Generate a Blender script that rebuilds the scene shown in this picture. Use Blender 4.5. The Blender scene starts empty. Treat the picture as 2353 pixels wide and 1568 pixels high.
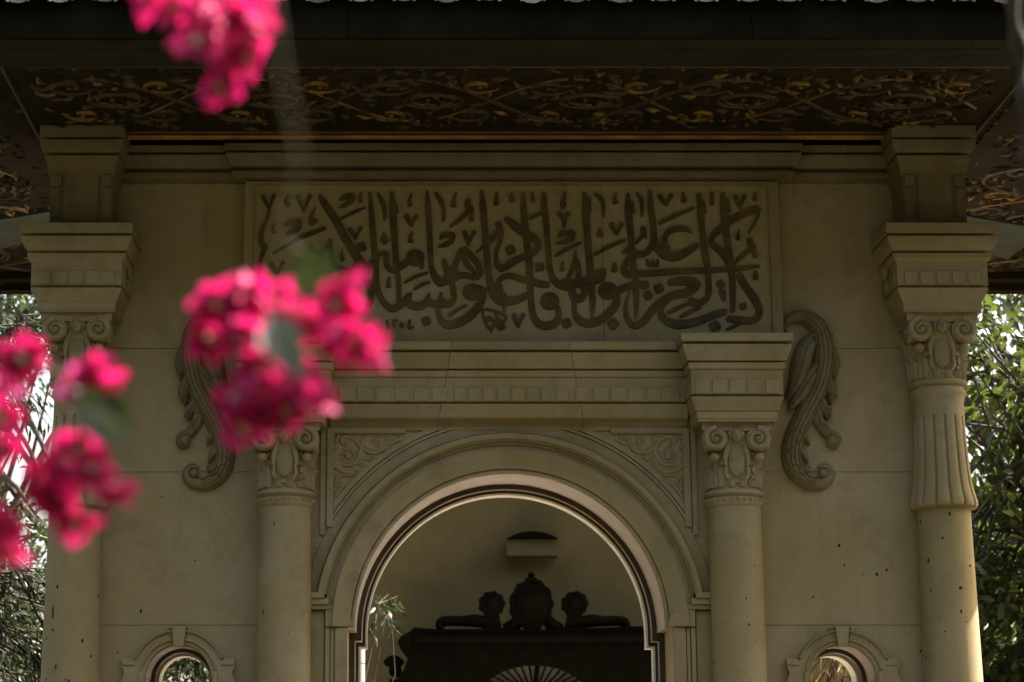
import bpy, bmesh, math, random
import numpy as np
from mathutils import Vector, Matrix, Quaternion

random.seed(7); rng = np.random.default_rng(7)
R = math.radians
PI = math.pi
SC = bpy.context.scene
COL = SC.collection

# ------------------------------------------------------------------ camera
F = 4900.0            # focal length in units of a 2353 px wide picture
PU, PV = 930.0, 784.0
PITCH = R(12.5)
DIST = 11.75
CZ = 1.6
CS, SN = math.cos(PITCH), math.sin(PITCH)
CY = -DIST
CX = -((1172 - PU) / F) * (DIST / (CS - (PV - 1442) / F * SN))

def at(u, v, Y):
    """world x, z of picture point (u, v) on the plane y = Y"""
    a = (u - PU) / F; b = (PV - v) / F
    t = (Y - CY) / (CS - b * SN)
    return CX + a * t, CZ + t * (SN + b * CS)
def X(u, v, Y): return at(u, v, Y)[0]
def Z(v, Y): return at(PU, v, Y)[1]

cam = bpy.data.cameras.new("camera")
camo = bpy.data.objects.new("camera", cam); COL.objects.link(camo)
camo.location = (CX, CY, CZ)
camo.rotation_euler = (R(90) + PITCH, 0, 0)
cam.sensor_width = 36; cam.lens = 36 * F / 2353
cam.shift_x = (1176.5 - PU) / 2353
cam.clip_start = 0.05; cam.clip_end = 2000
cam.dof.use_dof = True
cam.dof.focus_distance = DIST / CS - 0.1
cam.dof.aperture_fstop = 3.0
cam.dof.aperture_blades = 0
SC.camera = camo

# ------------------------------------------------------------------ world, sun, exposure
SUN_EL, SUN_AZ = R(51), math.atan2(0.95, 0.31)
w = bpy.data.worlds.new("World"); SC.world = w; w.use_nodes = True
nt = w.node_tree; nt.nodes.clear()
sky = nt.nodes.new('ShaderNodeTexSky'); sky.sky_type = 'NISHITA'; sky.sun_disc = False
sky.sun_elevation = SUN_EL; sky.sun_rotation = SUN_AZ
sky.air_density = 1.0; sky.dust_density = 6.0; sky.ozone_density = 0.6
bg = nt.nodes.new('ShaderNodeBackground'); bg.inputs[1].default_value = 0.10
wo = nt.nodes.new('ShaderNodeOutputWorld')
tint = nt.nodes.new('ShaderNodeMix'); tint.data_type = 'RGBA'; tint.blend_type = 'MULTIPLY'; tint.inputs[0].default_value = 1.0
tint.inputs[7].default_value = (1.0, .932, .82, 1)          # warm dust in the air
nt.links.new(sky.outputs[0], tint.inputs[6]); nt.links.new(tint.outputs[2], bg.inputs[0]); nt.links.new(bg.outputs[0], wo.inputs[0])

sl = bpy.data.lights.new("sun", 'SUN'); sl.energy = 4.0; sl.angle = R(0.5); sl.color = (1.0, 0.955, 0.89)
so = bpy.data.objects.new("sun", sl); COL.objects.link(so)
sdir = Vector((math.sin(SUN_AZ) * math.cos(SUN_EL), math.cos(SUN_AZ) * math.cos(SUN_EL), math.sin(SUN_EL)))
so.rotation_euler = sdir.to_track_quat('Z', 'Y').to_euler(); so.location = (12, 6, 14)

SC.view_settings.view_transform = 'Standard'; SC.view_settings.look = 'None'
SC.view_settings.exposure = 2.45; SC.view_settings.gamma = 1.0
SC.cycles.max_bounces = 8; SC.cycles.diffuse_bounces = 5; SC.cycles.transparent_max_bounces = 8
SC.cycles.use_denoising = True

# ------------------------------------------------------------------ materials
class NG:
    def __init__(s, name):
        s.m = bpy.data.materials.new(name); s.m.use_nodes = True
        s.t = s.m.node_tree; s.b = s.t.nodes['Principled BSDF']; s.o = s.t.nodes['Material Output']
        s.tc = s.t.nodes.new('ShaderNodeTexCoord')
    def n(s, typ, **kw):
        x = s.t.nodes.new(typ)
        for k, v in kw.items(): setattr(x, k, v)
        return x
    def l(s, a, b): s.t.links.new(a, b)
    def noise(s, scale, detail=4, rough=.6, vec=None, stretch=None):
        x = s.n('ShaderNodeTexNoise'); x.inputs['Scale'].default_value = scale
        x.inputs['Detail'].default_value = detail; x.inputs['Roughness'].default_value = rough
        v = vec or s.tc.outputs['Object']
        if stretch:
            mp = s.n('ShaderNodeMapping'); mp.inputs['Scale'].default_value = stretch
            s.l(v, mp.inputs[0]); v = mp.outputs[0]
        s.l(v, x.inputs['Vector']); return x.outputs['Fac']
    def ramp(s, fac, stops):
        x = s.n('ShaderNodeValToRGB'); e = x.color_ramp.elements
        while len(e) < len(stops): e.new(.5)
        for i, (p, c) in enumerate(stops):
            e[i].position = p; e[i].color = (*c, 1) if len(c) == 3 else c
        s.l(fac, x.inputs[0]); return x.outputs[0]
    def mix(s, fac, a, b, mode='MIX'):
        x = s.n('ShaderNodeMix', data_type='RGBA', blend_type=mode)
        if isinstance(fac, (int, float)): x.inputs[0].default_value = fac
        else: s.l(fac, x.inputs[0])
        for v, i in ((a, 6), (b, 7)):
            if isinstance(v, tuple): x.inputs[i].default_value = (*v, 1)
            else: s.l(v, x.inputs[i])
        return x.outputs[2]
    def bump(s, h, strength=.3, dist=.01, bevel=0):
        x = s.n('ShaderNodeBump'); x.inputs['Strength'].default_value = strength
        x.inputs['Distance'].default_value = dist; s.l(h, x.inputs['Height'])
        if bevel:
            bv = s.n('ShaderNodeBevel', samples=4); bv.inputs['Radius'].default_value = bevel
            s.l(bv.outputs[0], x.inputs['Normal'])
        s.l(x.outputs[0], s.b.inputs['Normal'])
    def rough(s, v): s.b.inputs['Roughness'].default_value = v
    def spec(s, v): s.b.inputs['Specular IOR Level'].default_value = v

def stone_mat(name, c1, c2, stain, bevel=.006, grain=1.0, chisel=0):
    g = NG(name)
    big = g.noise(2.1, 5, .6)
    base = g.ramp(big, [(.36, c1), (.62, c2)])
    blot = g.noise(.9, 3, .5)
    base = g.mix(g.ramp(blot, [(.42, (0, 0, 0)), (.66, (.85, .85, .85))]), base, (c1[0]*.96, c1[1]*.935, c1[2]*.80))
    dirt = g.noise(3.4, 6, .7)
    base = g.mix(g.ramp(dirt, [(.52, (0, 0, 0)), (.70, (.75, .75, .75))]), base, (stain[0]*.82, stain[1]*.80, stain[2]*.78))
    mid = g.noise(7, 6, .7)
    base = g.mix(g.ramp(mid, [(.45, (0, 0, 0)), (.75, (.55, .55, .55))]), base, stain)
    streak = g.noise(5, 5, .6, stretch=(3.2, 3.2, .28))
    base = g.mix(g.ramp(streak, [(.55, (0, 0, 0)), (.8, (.4, .4, .4))]), base, (stain[0]*.7, stain[1]*.72, stain[2]*.7))
    fine = g.noise(170, 3, .7)
    base = g.mix(g.ramp(fine, [(.3, (.25, .25, .25)), (.6, (0, 0, 0))]), base, (c1[0]*.55, c1[1]*.55, c1[2]*.5))
    speck = g.noise(60, 2, .5)
    base = g.mix(g.ramp(speck, [(.70, (0, 0, 0)), (.76, (.7, .7, .7))]), base, (.10, .085, .05))
    geo = g.n('ShaderNodeNewGeometry')                      # each block of stone has its own tone
    base = g.mix(1.0, base, g.ramp(geo.outputs['Random Per Island'], [(0, (.88, .87, .84)), (.5, (1, 1, 1)), (1, (1.0, .985, .95))]), 'MULTIPLY')
    g.l(base, g.b.inputs['Base Color']); g.rough(.92); g.spec(.25)
    h = g.n('ShaderNodeMath', operation='ADD'); g.l(fine, h.inputs[0]); g.l(mid, h.inputs[1])
    hh = h.outputs[0]
    if chisel:
        ch = g.noise(34, 3, .55); m1 = g.n('ShaderNodeMath', operation='MULTIPLY'); m1.inputs[1].default_value = chisel; g.l(ch, m1.inputs[0])
        m2 = g.n('ShaderNodeMath', operation='ADD'); g.l(hh, m2.inputs[0]); g.l(m1.outputs[0], m2.inputs[1]); hh = m2.outputs[0]
    g.bump(hh, .28 * grain, .006, bevel)
    return g.m

M = {}
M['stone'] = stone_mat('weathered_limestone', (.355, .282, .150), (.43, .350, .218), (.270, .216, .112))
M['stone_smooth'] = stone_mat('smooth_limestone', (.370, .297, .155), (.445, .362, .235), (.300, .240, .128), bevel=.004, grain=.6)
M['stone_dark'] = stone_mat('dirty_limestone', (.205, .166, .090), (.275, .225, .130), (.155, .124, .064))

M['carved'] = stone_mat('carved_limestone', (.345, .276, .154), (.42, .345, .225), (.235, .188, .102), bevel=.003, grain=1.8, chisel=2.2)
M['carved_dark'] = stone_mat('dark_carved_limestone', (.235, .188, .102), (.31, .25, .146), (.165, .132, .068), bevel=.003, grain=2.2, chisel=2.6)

def plain(name, c, rough=.8, var=.25, scale=6, spec=.3, metal=0):
    g = NG(name)
    n = g.noise(scale, 5, .65)
    col = g.ramp(n, [(.3, tuple(x * (1 - var) for x in c)), (.7, tuple(min(1, x * (1 + var)) for x in c))])
    g.l(col, g.b.inputs['Base Color']); g.rough(rough); g.spec(spec); g.b.inputs['Metallic'].default_value = metal
    g.bump(g.noise(scale * 12, 3, .6), .15, .005)
    return g.m
M['lining'] = stone_mat('pinkish_lining_stone', (.50, .43, .37), (.56, .49, .43), (.46, .385, .32), bevel=0, grain=.4)
M['joint'] = plain('joint_mortar', (.15, .118, .066))
M['pit'] = plain('dark_pit', (.035, .028, .018), .95)
M['letter'] = plain('brown_lettering', (.105, .072, .028), .75, .5, 9)
M['gilt'] = plain('tarnished_gilding', (.175, .10, .024), .45, .6, 9, .5, .6)
M['bronze'] = plain('bronzed_brown_wood', (.055, .034, .012), .5, .5, 9, .5, .2)
M['copper'] = plain('copper_gilding', (.66, .27, .075), .40, .4, 5, .5, .25)
M['dark_wood'] = plain('dark_stained_wood', (.028, .020, .0098), .85, .35, 10, .08)
M['eave_paint'] = plain('dark_green_eave_paint', (.022, .020, .0115), .8, .35, 3, .15)
M['fascia'] = plain('dark_fascia_paint', (.0085, .0075, .004), .9, .4, 4, .05)
M['grey_paint'] = plain('grey_green_plank_paint', (.055, .06, .043), .7, .3, 5, .3)
def tile_mat():
    g = NG('weathered_roof_tile'); geo = g.n('ShaderNodeNewGeometry')
    c = g.ramp(geo.outputs['Random Per Island'], [(0, (.10, .085, .06)), (.5, (.24, .21, .165)), (1, (.36, .335, .29))])
    c = g.mix(g.ramp(g.noise(14, 5, .7), [(.42, (0, 0, 0)), (.66, (.8, .8, .8))]), c, (.075, .068, .045))
    g.l(c, g.b.inputs['Base Color']); g.rough(.9); return g.m
M['tile'] = tile_mat()
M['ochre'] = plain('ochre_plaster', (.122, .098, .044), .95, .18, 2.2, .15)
M['frame_wood'] = plain('dark_brown_frame', (.075, .045, .024), .6, .25, 8)
M['pale_trim'] = plain('pale_trim', (.62, .56, .44), .7, .12, 10)
M['pale_post'] = plain('pale_post', (.34, .345, .34), .8, .15, 8)
M['portal'] = plain('near_black_carved_wood', (.0045, .0038, .002), .9, .4, 8, .03)
M['grille'] = plain('grey_fanlight_glass', (.12, .112, .085), .7, .2, 9, .1)
M['box'] = plain('pale_grey_green_box', (.092, .076, .036), .8, .1, 9)
M['soil'] = plain('dark_garden_soil', (.036, .033, .018), .95, .4, 1.2)
M['paving'] = plain('pale_courtyard_paving', (.66, .60, .55), .9, .10, 1.5)
M['bark'] = plain('grey_brown_bark', (.075, .06, .043), .9, .4, 18)
M['dry'] = plain('dry_brown_vine_bark', (.048, .038, .025), .95, .4, 25)
M['stem'] = plain('green_brown_stem', (.15, .13, .08), .7, .3, 20)

def leaf_mat(name, c_dark, c_mid, c_light, trans, rough=.38, tw=.35):
    g = NG(name)
    geo = g.n('ShaderNodeNewGeometry')
    col = g.ramp(geo.outputs['Random Per Island'], [(.05, c_dark), (.55, c_mid), (.97, c_light)])
    g.l(col, g.b.inputs['Base Color']); g.rough(rough); g.spec(.5)
    tr = g.n('ShaderNodeBsdfTranslucent'); tr.inputs[0].default_value = (*trans, 1)
    mx = g.n('ShaderNodeMixShader'); mx.inputs[0].default_value = tw
    g.l(g.b.outputs[0], mx.inputs[1]); g.l(tr.outputs[0], mx.inputs[2]); g.l(mx.outputs[0], g.o.inputs[0])
    return g.m
M['leaf_broad'] = leaf_mat('broad_glossy_leaf', (.020, .031, .009), (.050, .068, .018), (.12, .145, .040), (.09, .125, .018))
M['leaf_lance'] = leaf_mat('narrow_pale_leaf', (.008, .014, .006), (.018, .029, .012), (.075, .092, .05), (.035, .055, .012))
M['leaf_dark'] = leaf_mat('dark_evergreen_leaf', (.012, .018, .007), (.026, .038, .013), (.05, .065, .022), (.05, .08, .015))
M['leaf_dry'] = leaf_mat('dry_yellow_frond', (.14, .10, .035), (.26, .19, .07), (.40, .32, .16), (.30, .22, .06))
M['leaf_bougain'] = leaf_mat('bougainvillea_leaf', (.034, .046, .022), (.040, .054, .027), (.050, .064, .034), (.022, .034, .008), .38, .2)

M['leaf_sheen'] = leaf_mat('sky_sheen_leaf', (.14, .165, .14), (.15, .175, .15), (.16, .185, .16), (.04, .055, .025), .6, .15)  # lighter leaf colour with the sheen of the sky painted in
def bract_mat():
    g = NG('magenta_bract')
    oi = g.n('ShaderNodeObjectInfo'); geo = g.n('ShaderNodeNewGeometry')
    mm = g.n('ShaderNodeMath', operation='MULTIPLY'); mm.inputs[1].default_value = .55; g.l(oi.outputs['Random'], mm.inputs[0])
    m2 = g.n('ShaderNodeMath', operation='MULTIPLY_ADD'); m2.inputs[1].default_value = .45; g.l(geo.outputs['Random Per Island'], m2.inputs[0]); g.l(mm.outputs[0], m2.inputs[2])
    col = g.ramp(m2.outputs[0], [(.1, (.27, .004, .018)), (.45, (.50, .016, .11)), (.7, (.61, .055, .27)), (.95, (.64, .13, .42))])
    vein = g.noise(90, 3, .6)
    col = g.mix(g.ramp(vein, [(.4, (0, 0, 0)), (.7, (.35, .35, .35))]), col, (.56, .05, .18))
    g.l(col, g.b.inputs['Base Color']); g.rough(.6); g.spec(.25)
    tr = g.n('ShaderNodeBsdfTranslucent'); tr.inputs[0].default_value = (.54, .012, .12, 1)
    mx = g.n('ShaderNodeMixShader'); mx.inputs[0].default_value = .45
    g.l(g.b.outputs[0], mx.inputs[1]); g.l(tr.outputs[0], mx.inputs[2]); g.l(mx.outputs[0], g.o.inputs[0])
    return g.m
M['bract'] = bract_mat()
M['floret'] = plain('cream_floret', (.75, .68, .50), .7, .1)

# ------------------------------------------------------------------ mesh helpers
class MB:
    def __init__(s): s.v = []; s.f = []; s.m = []
    def add(s, vs, fs, mi=0):
        o = len(s.v); s.v.extend([tuple(p) for p in vs])
        s.f.extend([tuple(i + o for i in f) for f in fs]); s.m.extend([mi] * len(fs))
    def box(s, x0, x1, y0, y1, z0, z1, mi=0):
        s.add([(x0,y0,z0),(x1,y0,z0),(x1,y1,z0),(x0,y1,z0),(x0,y0,z1),(x1,y0,z1),(x1,y1,z1),(x0,y1,z1)],
              [(0,3,2,1),(4,5,6,7),(0,1,5,4),(1,2,6,5),(2,3,7,6),(3,0,4,7)], mi)
    def prism(s, poly, y0, y1, mi=0):
        n = len(poly)
        vs = [(x, y0, z) for x, z in poly] + [(x, y1, z) for x, z in poly]
        fs = [tuple(range(n)), tuple(range(2*n-1, n-1, -1))]
        fs += [(i, (i+1) % n, n + (i+1) % n, n + i) for i in range(n)]
        s.add(vs, fs, mi)
    def lathe(s, prof, cx, cy, seg=48, rf=None, mi=0):
        vs = []; fs = []; n = len(prof)
        for r, z in prof:
            for k in range(seg):
                a = 2*PI*k/seg; rr = r if rf is None else rf(r, z, a)
                vs.append((cx + rr*math.cos(a), cy + rr*math.sin(a), z))
        for i in range(n-1):
            for k in range(seg):
                k2 = (k+1) % seg
                fs.append((i*seg+k, i*seg+k2, (i+1)*seg+k2, (i+1)*seg+k))
        fs.append(tuple(range(seg))); fs.append(tuple((n-1)*seg + k for k in reversed(range(seg))))
        s.add(vs, fs, mi)
    def plan(s, path, prof, closed=False, shear=(0, 0), mi=0):
        """sweep profile (d out, z) along a plan path with mitred corners; out = right hand of travel"""
        n = len(path); m = len(prof); P = [Vector(p) for p in path]
        def nrm(a, b):
            d = (b - a).normalized(); return Vector((d.y, -d.x))
        vs = []
        zr = prof[0][1]
        for i in range(n):
            if closed: n1 = nrm(P[i-1], P[i]); n2 = nrm(P[i], P[(i+1) % n])
            else:
                n1 = nrm(P[i-1], P[i]) if i > 0 else nrm(P[0], P[1])
                n2 = nrm(P[i], P[i+1]) if i < n-1 else n1
            o = (n1 + n2) / (1 + n1.dot(n2))
            for d, z in prof:
                sx = 0
                if not closed and i == 0: sx = shear[0] * (z - zr)
                if not closed and i == n-1: sx = shear[1] * (z - zr)
                vs.append((P[i].x + o.x*d + sx, P[i].y + o.y*d, z))
        fs = []
        rngi = range(n) if closed else range(n-1)
        for i in rngi:
            j = (i+1) % n
            for k in range(m-1):
                fs.append((i*m+k, j*m+k, j*m+k+1, i*m+k+1))
            fs.append((i*m+m-1, j*m+m-1, j*m, i*m))
        if not closed:
            fs.append(tuple(range(m))); fs.append(tuple((n-1)*m + k for k in reversed(range(m))))
        s.add(vs, fs, mi)
    def face(s, path, prof, y0, closed=False, mi=0):
        """sweep profile (d to the left of travel, h towards the viewer) along an x-z path"""
        n = len(path); m = len(prof); P = [Vector(p) for p in path]
        def nrm(a, b):
            d = (b - a).normalized(); return Vector((-d.y, d.x))
        vs = []
        for i in range(n):
            if closed: n1 = nrm(P[i-1], P[i]); n2 = nrm(P[i], P[(i+1) % n])
            else:
                n1 = nrm(P[i-1], P[i]) if i > 0 else nrm(P[0], P[1])
                n2 = nrm(P[i], P[i+1]) if i < n-1 else n1
            o = (n1 + n2) / max(.3, 1 + n1.dot(n2))
            for d, h in prof: vs.append((P[i].x + o.x*d, y0 - h, P[i].y + o.y*d))
        fs = []
        for i in (range(n) if closed else range(n-1)):
            j = (i+1) % n
            for k in range(m-1): fs.append((i*m+k, j*m+k, j*m+k+1, i*m+k+1))
            fs.append((i*m+m-1, j*m+m-1, j*m, i*m))
        if not closed:
            fs.append(tuple(range(m))); fs.append(tuple((n-1)*m + k for k in reversed(range(m))))
        s.add(vs, fs, mi)
    def tube(s, pts, rad, seg=8, mi=0):
        P = [Vector(p) for p in pts]; n = len(P)
        if isinstance(rad, (int, float)): rad = [rad]*n
        vs = []; ref = Vector((.31, .17, .93))
        for i in range(n):
            d = (P[min(i+1, n-1)] - P[max(i-1, 0)]).normalized()
            a = d.cross(ref)
            if a.length < .05: a = d.cross(Vector((1, 0, 0)))
            a.normalize(); b = d.cross(a)
            for k in range(seg):
                t = 2*PI*k/seg
                vs.append(P[i] + (a*math.cos(t) + b*math.sin(t))*rad[i])
        fs = []
        for i in range(n-1):
            for k in range(seg):
                k2 = (k+1) % seg
                fs.append((i*seg+k, i*seg+k2, (i+1)*seg+k2, (i+1)*seg+k))
        fs.append(tuple(reversed(range(seg)))); fs.append(tuple((n-1)*seg+k for k in range(seg)))
        s.add(vs, fs, mi)
    def ball(s, c, rx, ry, rz, seg=12, rot=None, mi=0):
        vs = []; fs = []; nr = max(4, seg//2); c = Vector(c)
        for i in range(nr+1):
            t = PI*i/nr
            for k in range(seg):
                a = 2*PI*k/seg
                p = Vector((rx*math.sin(t)*math.cos(a), ry*math.sin(t)*math.sin(a), rz*math.cos(t)))
                if rot is not None: p = rot @ p
                vs.append(c + p)
        for i in range(nr):
            for k in range(seg):
                k2 = (k+1) % seg
                fs.append((i*seg+k, (i+1)*seg+k, (i+1)*seg+k2, i*seg+k2))
        s.add(vs, fs, mi)
    def relief(s, pts, hw, ht, y0, seg=8, mi=0, sm=4):
        """rounded ridge on an x-z face: centre line, half widths, heights towards the viewer"""
        pts, ws = smooth(pts, [(a, b) for a, b in zip(lst(hw, len(pts)), lst(ht, len(pts)))], sm)
        n = len(pts); vs = []; m = seg + 1
        for i in range(n):
            p0 = pts[max(0, i-1)]; p1 = pts[min(n-1, i+1)]
            dx, dz = p1[0]-p0[0], p1[1]-p0[1]; L = math.hypot(dx, dz) or 1
            nx, nz = -dz/L, dx/L
            for k in range(m):
                t = PI*k/seg
                o = math.cos(t)*ws[i][0]; h = math.sin(t)*ws[i][1]
                vs.append((pts[i][0] + nx*o, y0 - h, pts[i][1] + nz*o))
        fs = []
        for i in range(n-1):
            for k in range(m-1):
                fs.append((i*m+k, (i+1)*m+k, (i+1)*m+k+1, i*m+k+1))
            fs.append((i*m+m-1, (i+1)*m+m-1, (i+1)*m, i*m))
        fs.append(tuple(range(m))); fs.append(tuple((n-1)*m + k for k in reversed(range(m))))
        s.add(vs, fs, mi)
    def ribbon(s, pts, wd, y0, h, mi=0):
        """pen stroke standing h proud of the face y0"""
        pts, ws = smooth(pts, [(a,) for a in lst(wd, len(pts))], 5)
        n = len(pts); Lp = []; Rp = []
        for i in range(n):
            p0 = pts[max(0, i-1)]; p1 = pts[min(n-1, i+1)]
            dx, dz = p1[0]-p0[0], p1[1]-p0[1]; L = math.hypot(dx, dz) or 1
            nx, nz = -dz/L, dx/L; w_ = ws[i][0]/2
            Lp.append((pts[i][0]+nx*w_, pts[i][1]+nz*w_)); Rp.append((pts[i][0]-nx*w_, pts[i][1]-nz*w_))
        def cap(p, q, r):
            dx, dz = p[0]-q[0], p[1]-q[1]; L = math.hypot(dx, dz) or 1
            return (p[0]+dx/L*r*.55, p[1]+dz/L*r*.55)
        a = cap(pts[0], pts[1], ws[0][0]/2); b = cap(pts[-1], pts[-2], ws[-1][0]/2)
        vs = []; fs = []
        rows = [(a, a)] + list(zip(Lp, Rp)) + [(b, b)]
        for i_, (l_, r_) in enumerate(rows):
            hh = h + .0012*i_/len(rows)
            vs += [(l_[0], y0-hh, l_[1]), (r_[0], y0-hh, r_[1]), (l_[0], y0+.004, l_[1]), (r_[0], y0+.004, r_[1])]
        for i in range(len(rows)-1):
            o = i*4; p = o+4
            fs += [(o, o+1, p+1, p), (o+2, o, p, p+2), (o+1, o+3, p+3, p+1)]
        s.add(vs, fs, mi)
    def build(s, name, mats, parent=None, smooth_angle=35, recalc=True):
        me = bpy.data.meshes.new(name)
        me.from_pydata(s.v, [], s.f)
        if not isinstance(mats, (list, tuple)): mats = [mats]
        for m_ in mats: me.materials.append(m_)
        me.polygons.foreach_set('material_index', s.m)
        if recalc:
            b = bmesh.new(); b.from_mesh(me)
            bmesh.ops.recalc_face_normals(b, faces=b.faces); b.to_mesh(me); b.free()
        if smooth_angle:
            me.polygons.foreach_set('use_smooth', [True]*len(me.polygons))
            me.set_sharp_from_angle(angle=R(smooth_angle))
        me.update()
        o = bpy.data.objects.new(name, me); COL.objects.link(o)
        if parent: o.parent = parent
        return o

def lst(v, n): return [v]*n if isinstance(v, (int, float)) else list(v)
def smooth(pts, vals, sub):
    n = len(pts)
    if n < 3: sub = max(2, sub)
    op = []; ov = []
    def cr(a, b, c, d, t):
        return .5*((2*b) + (-a+c)*t + (2*a-5*b+4*c-d)*t*t + (-a+3*b-3*c+d)*t**3)
    for i in range(n-1):
        p0 = pts[max(0, i-1)]; p1 = pts[i]; p2 = pts[i+1]; p3 = pts[min(n-1, i+2)]
        for k in range(sub):
            t = k/sub
            op.append(tuple(cr(p0[j], p1[j], p2[j], p3[j], t) for j in range(len(p1))))
            ov.append(tuple(vals[i][j]*(1-t) + vals[i+1][j]*t for j in range(len(vals[i]))))
    op.append(tuple(pts[-1])); ov.append(tuple(vals[-1]))
    return op, ov

def empty(name, loc=(0, 0, 0)):
    o = bpy.data.objects.new(name, None); o.empty_display_size = .2
    COL.objects.link(o); o.location = loc; return o
def tag(o, label=None, cat=None, group=None, kind=None):
    if label: o['label'] = label
    if cat: o['category'] = cat
    if group: o['group'] = group
    if kind: o['kind'] = kind
    return o
def arc(cx, cz, r, a0, a1, n):
    return [(cx + r*math.cos(R(a0 + (a1-a0)*i/n)), cz + r*math.sin(R(a0 + (a1-a0)*i/n))) for i in range(n+1)]

# ------------------------------------------------------------------ ground
g = MB(); g.add([(-400, -400, 0), (400, -400, 0), (400, 400, 0), (-400, 400, 0)], [(0, 1, 2, 3)])
tag(g.build('ground', M['soil'], smooth_angle=0), kind='structure')
g = MB(); g.add([(-2.3, .5, .004), (3.4, .5, .004), (3.4, 6.9, .004), (-2.3, 6.9, .004)], [(0, 1, 2, 3)])
tag(g.build('courtyard_paving', M['paving'], smooth_angle=0), kind='structure')

# ================================================================== THE PAVILION
pav = empty('stone_pavilion')
tag(pav, 'carved limestone pavilion front with arch, columns and Arabic inscription under deep gilded eaves', 'pavilion')

YC = -.05                     # face of the middle bay
YP = -.16                     # face of the middle entablature frieze
YI = -.13                     # inner column axis
YO = -.10                     # outer column axis
z_sof = Z(314, -.12)
zs = Z(1442, YC)              # springing of the main arch
RA = (X(1530, 1442, YC) - X(814, 1442, YC)) / 2
XA = (X(1530, 1442, YC) + X(814, 1442, YC)) / 2
PX = RA / 358                 # metres per picture unit on the face
SH = 16 * PX                  # shoulder where the jambs step back
xi = (X(1694.5, 1180, YI) - X(663, 1180, YI)) / 2     # inner column axis from centre
xo = (X(2171, 1180, YO) - X(175, 1180, YO)) / 2       # outer column axis
WT = .45                      # wall thickness

# ---- walls, laid in courses with open joints
def jit(): return random.uniform(-.0012, .0012)
zj = [Z(1437, 0), Z(1085, 0), Z(801, 0)]
xw = (X(1931, 1553, 0) - X(407, 1553, 0)) / 2; zw = Z(1559, 0); RW = 75 * PX
for sgn in (-1, 1):
    mb = MB()
    x0, x1 = sorted((sgn*xo, sgn*(xi - .02)))
    J = .0013
    cx = sgn*xw
    pts = [(x0, .9), (x0, zj[0]-J), (x1, zj[0]-J), (x1, .9), (cx+RW, .9), (cx+RW, zw)]
    pts += arc(cx, zw, RW, 0, 180, 28)[1:] + [(cx-RW, .9)]
    mb.prism(pts, jit(), WT)
    mb.box(x0, x1, jit(), WT, 0, .9 - J)
    mb.box(x0, x1, jit()-.0005, WT, zj[0]+J, zj[1]-J)
    mb.box(x0, x1, jit()+.0008, WT, zj[1]+J, zj[2]-J)
    mb.box(x0, x1, jit(), WT, zj[2]+J, z_sof - .02)
    for z in zj: mb.box(x0, x1, .006, WT-.01, z-J-.004, z+J+.004, 2)
    # chips and pits in the face
    spots = ([(1928,1254,9,9),(2015,1320,9,9),(2037,1310,8,8),(1982,1320,4,5),(1868,1372,8,4),(1940,1298,4,9),(2115,1497,5,9),(1890,1366,3,3),(1903,1362,3,3),(1960,1190,3,3)]
             if sgn > 0 else [(324,1405,7,13),(372,1142,4,6),(448,1288,7,3),(318,1248,3,3),(270,1500,4,5),(300,1330,2,3),(520,1180,3,3),(470,1360,3,2),(350,1210,2,2)])
    for u, v, a, b in spots:
        px, pz = at(u, v, 0)
        mb.ball((px, .0, pz), a*PX/2*random.uniform(.75, 1.0), .004, b*PX/2*random.uniform(.8, 1.1), 10, mi=1)
    mb.build('side_wall', [M['stone_smooth'], M['pit'], M['joint']], pav)

mb = MB()
JM = RA + SH
pts = [(-xi, 0), (-xi, z_sof-.02), (xi, z_sof-.02), (xi, 0), (XA+JM, 0), (XA+JM, zs), (XA+RA, zs)]
pts += arc(XA, zs, RA, 0, 180, 64)[1:] + [(XA-JM, zs), (XA-JM, 0)]
mb.prism(pts, YC, WT)
mb.build('arch_wall', M['stone'], pav)

# ---- archivolt: mouldings round the arch
mb = MB()
k = PX
def ringp(prof, a0):
    mb.face(list(reversed(arc(XA, zs, RA, a0, 180-a0, 72))), prof, YC)
ringp([(0, -.02), (0, .022), (5.5*k, .024), (6*k, .014), (8*k, .014), (8.5*k, .028), (14*k, .030), (28*k, .038), (42*k, .052), (49*k, .058), (51*k, .056), (51*k, -.02)], 0)
ringp([(51*k, -.02), (51*k, .040), (52.5*k, .024), (56*k, .018), (60*k, .016), (64*k, .020), (66*k, .034), (67*k, .036), (68.5*k, .036), (69*k, .026), (70*k, .026), (70*k, -.02)], 5.6)
ringp([(70*k, -.02), (70*k, .030), (73*k, .044), (76*k, .056), (78*k, .064), (80*k, .066), (90*k, .066), (91*k, .060), (91.6*k, .004), (94*k, .004), (95*k, .012), (119*k, .012), (119*k, -.02)], 9.8)
mb.build('archivolt', M['stone'], pav, 30)

# ---- smooth pinkish lining of the deep intrados
mb = MB()
pth = [(XA - JM, 0), (XA - JM, zs), (XA - RA, zs)] + list(reversed(arc(XA, zs, RA, 0, 180, 72))) + [(XA + RA, zs), (XA + JM, zs), (XA + JM, 0)]
pth = pth[3:-3]
mb.face(pth, [(-.004, 0), (-.004, .40), (.004, .40), (.004, 0)], .352)
mb.build('arch_lining', M['lining'], pav, 30)

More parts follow.
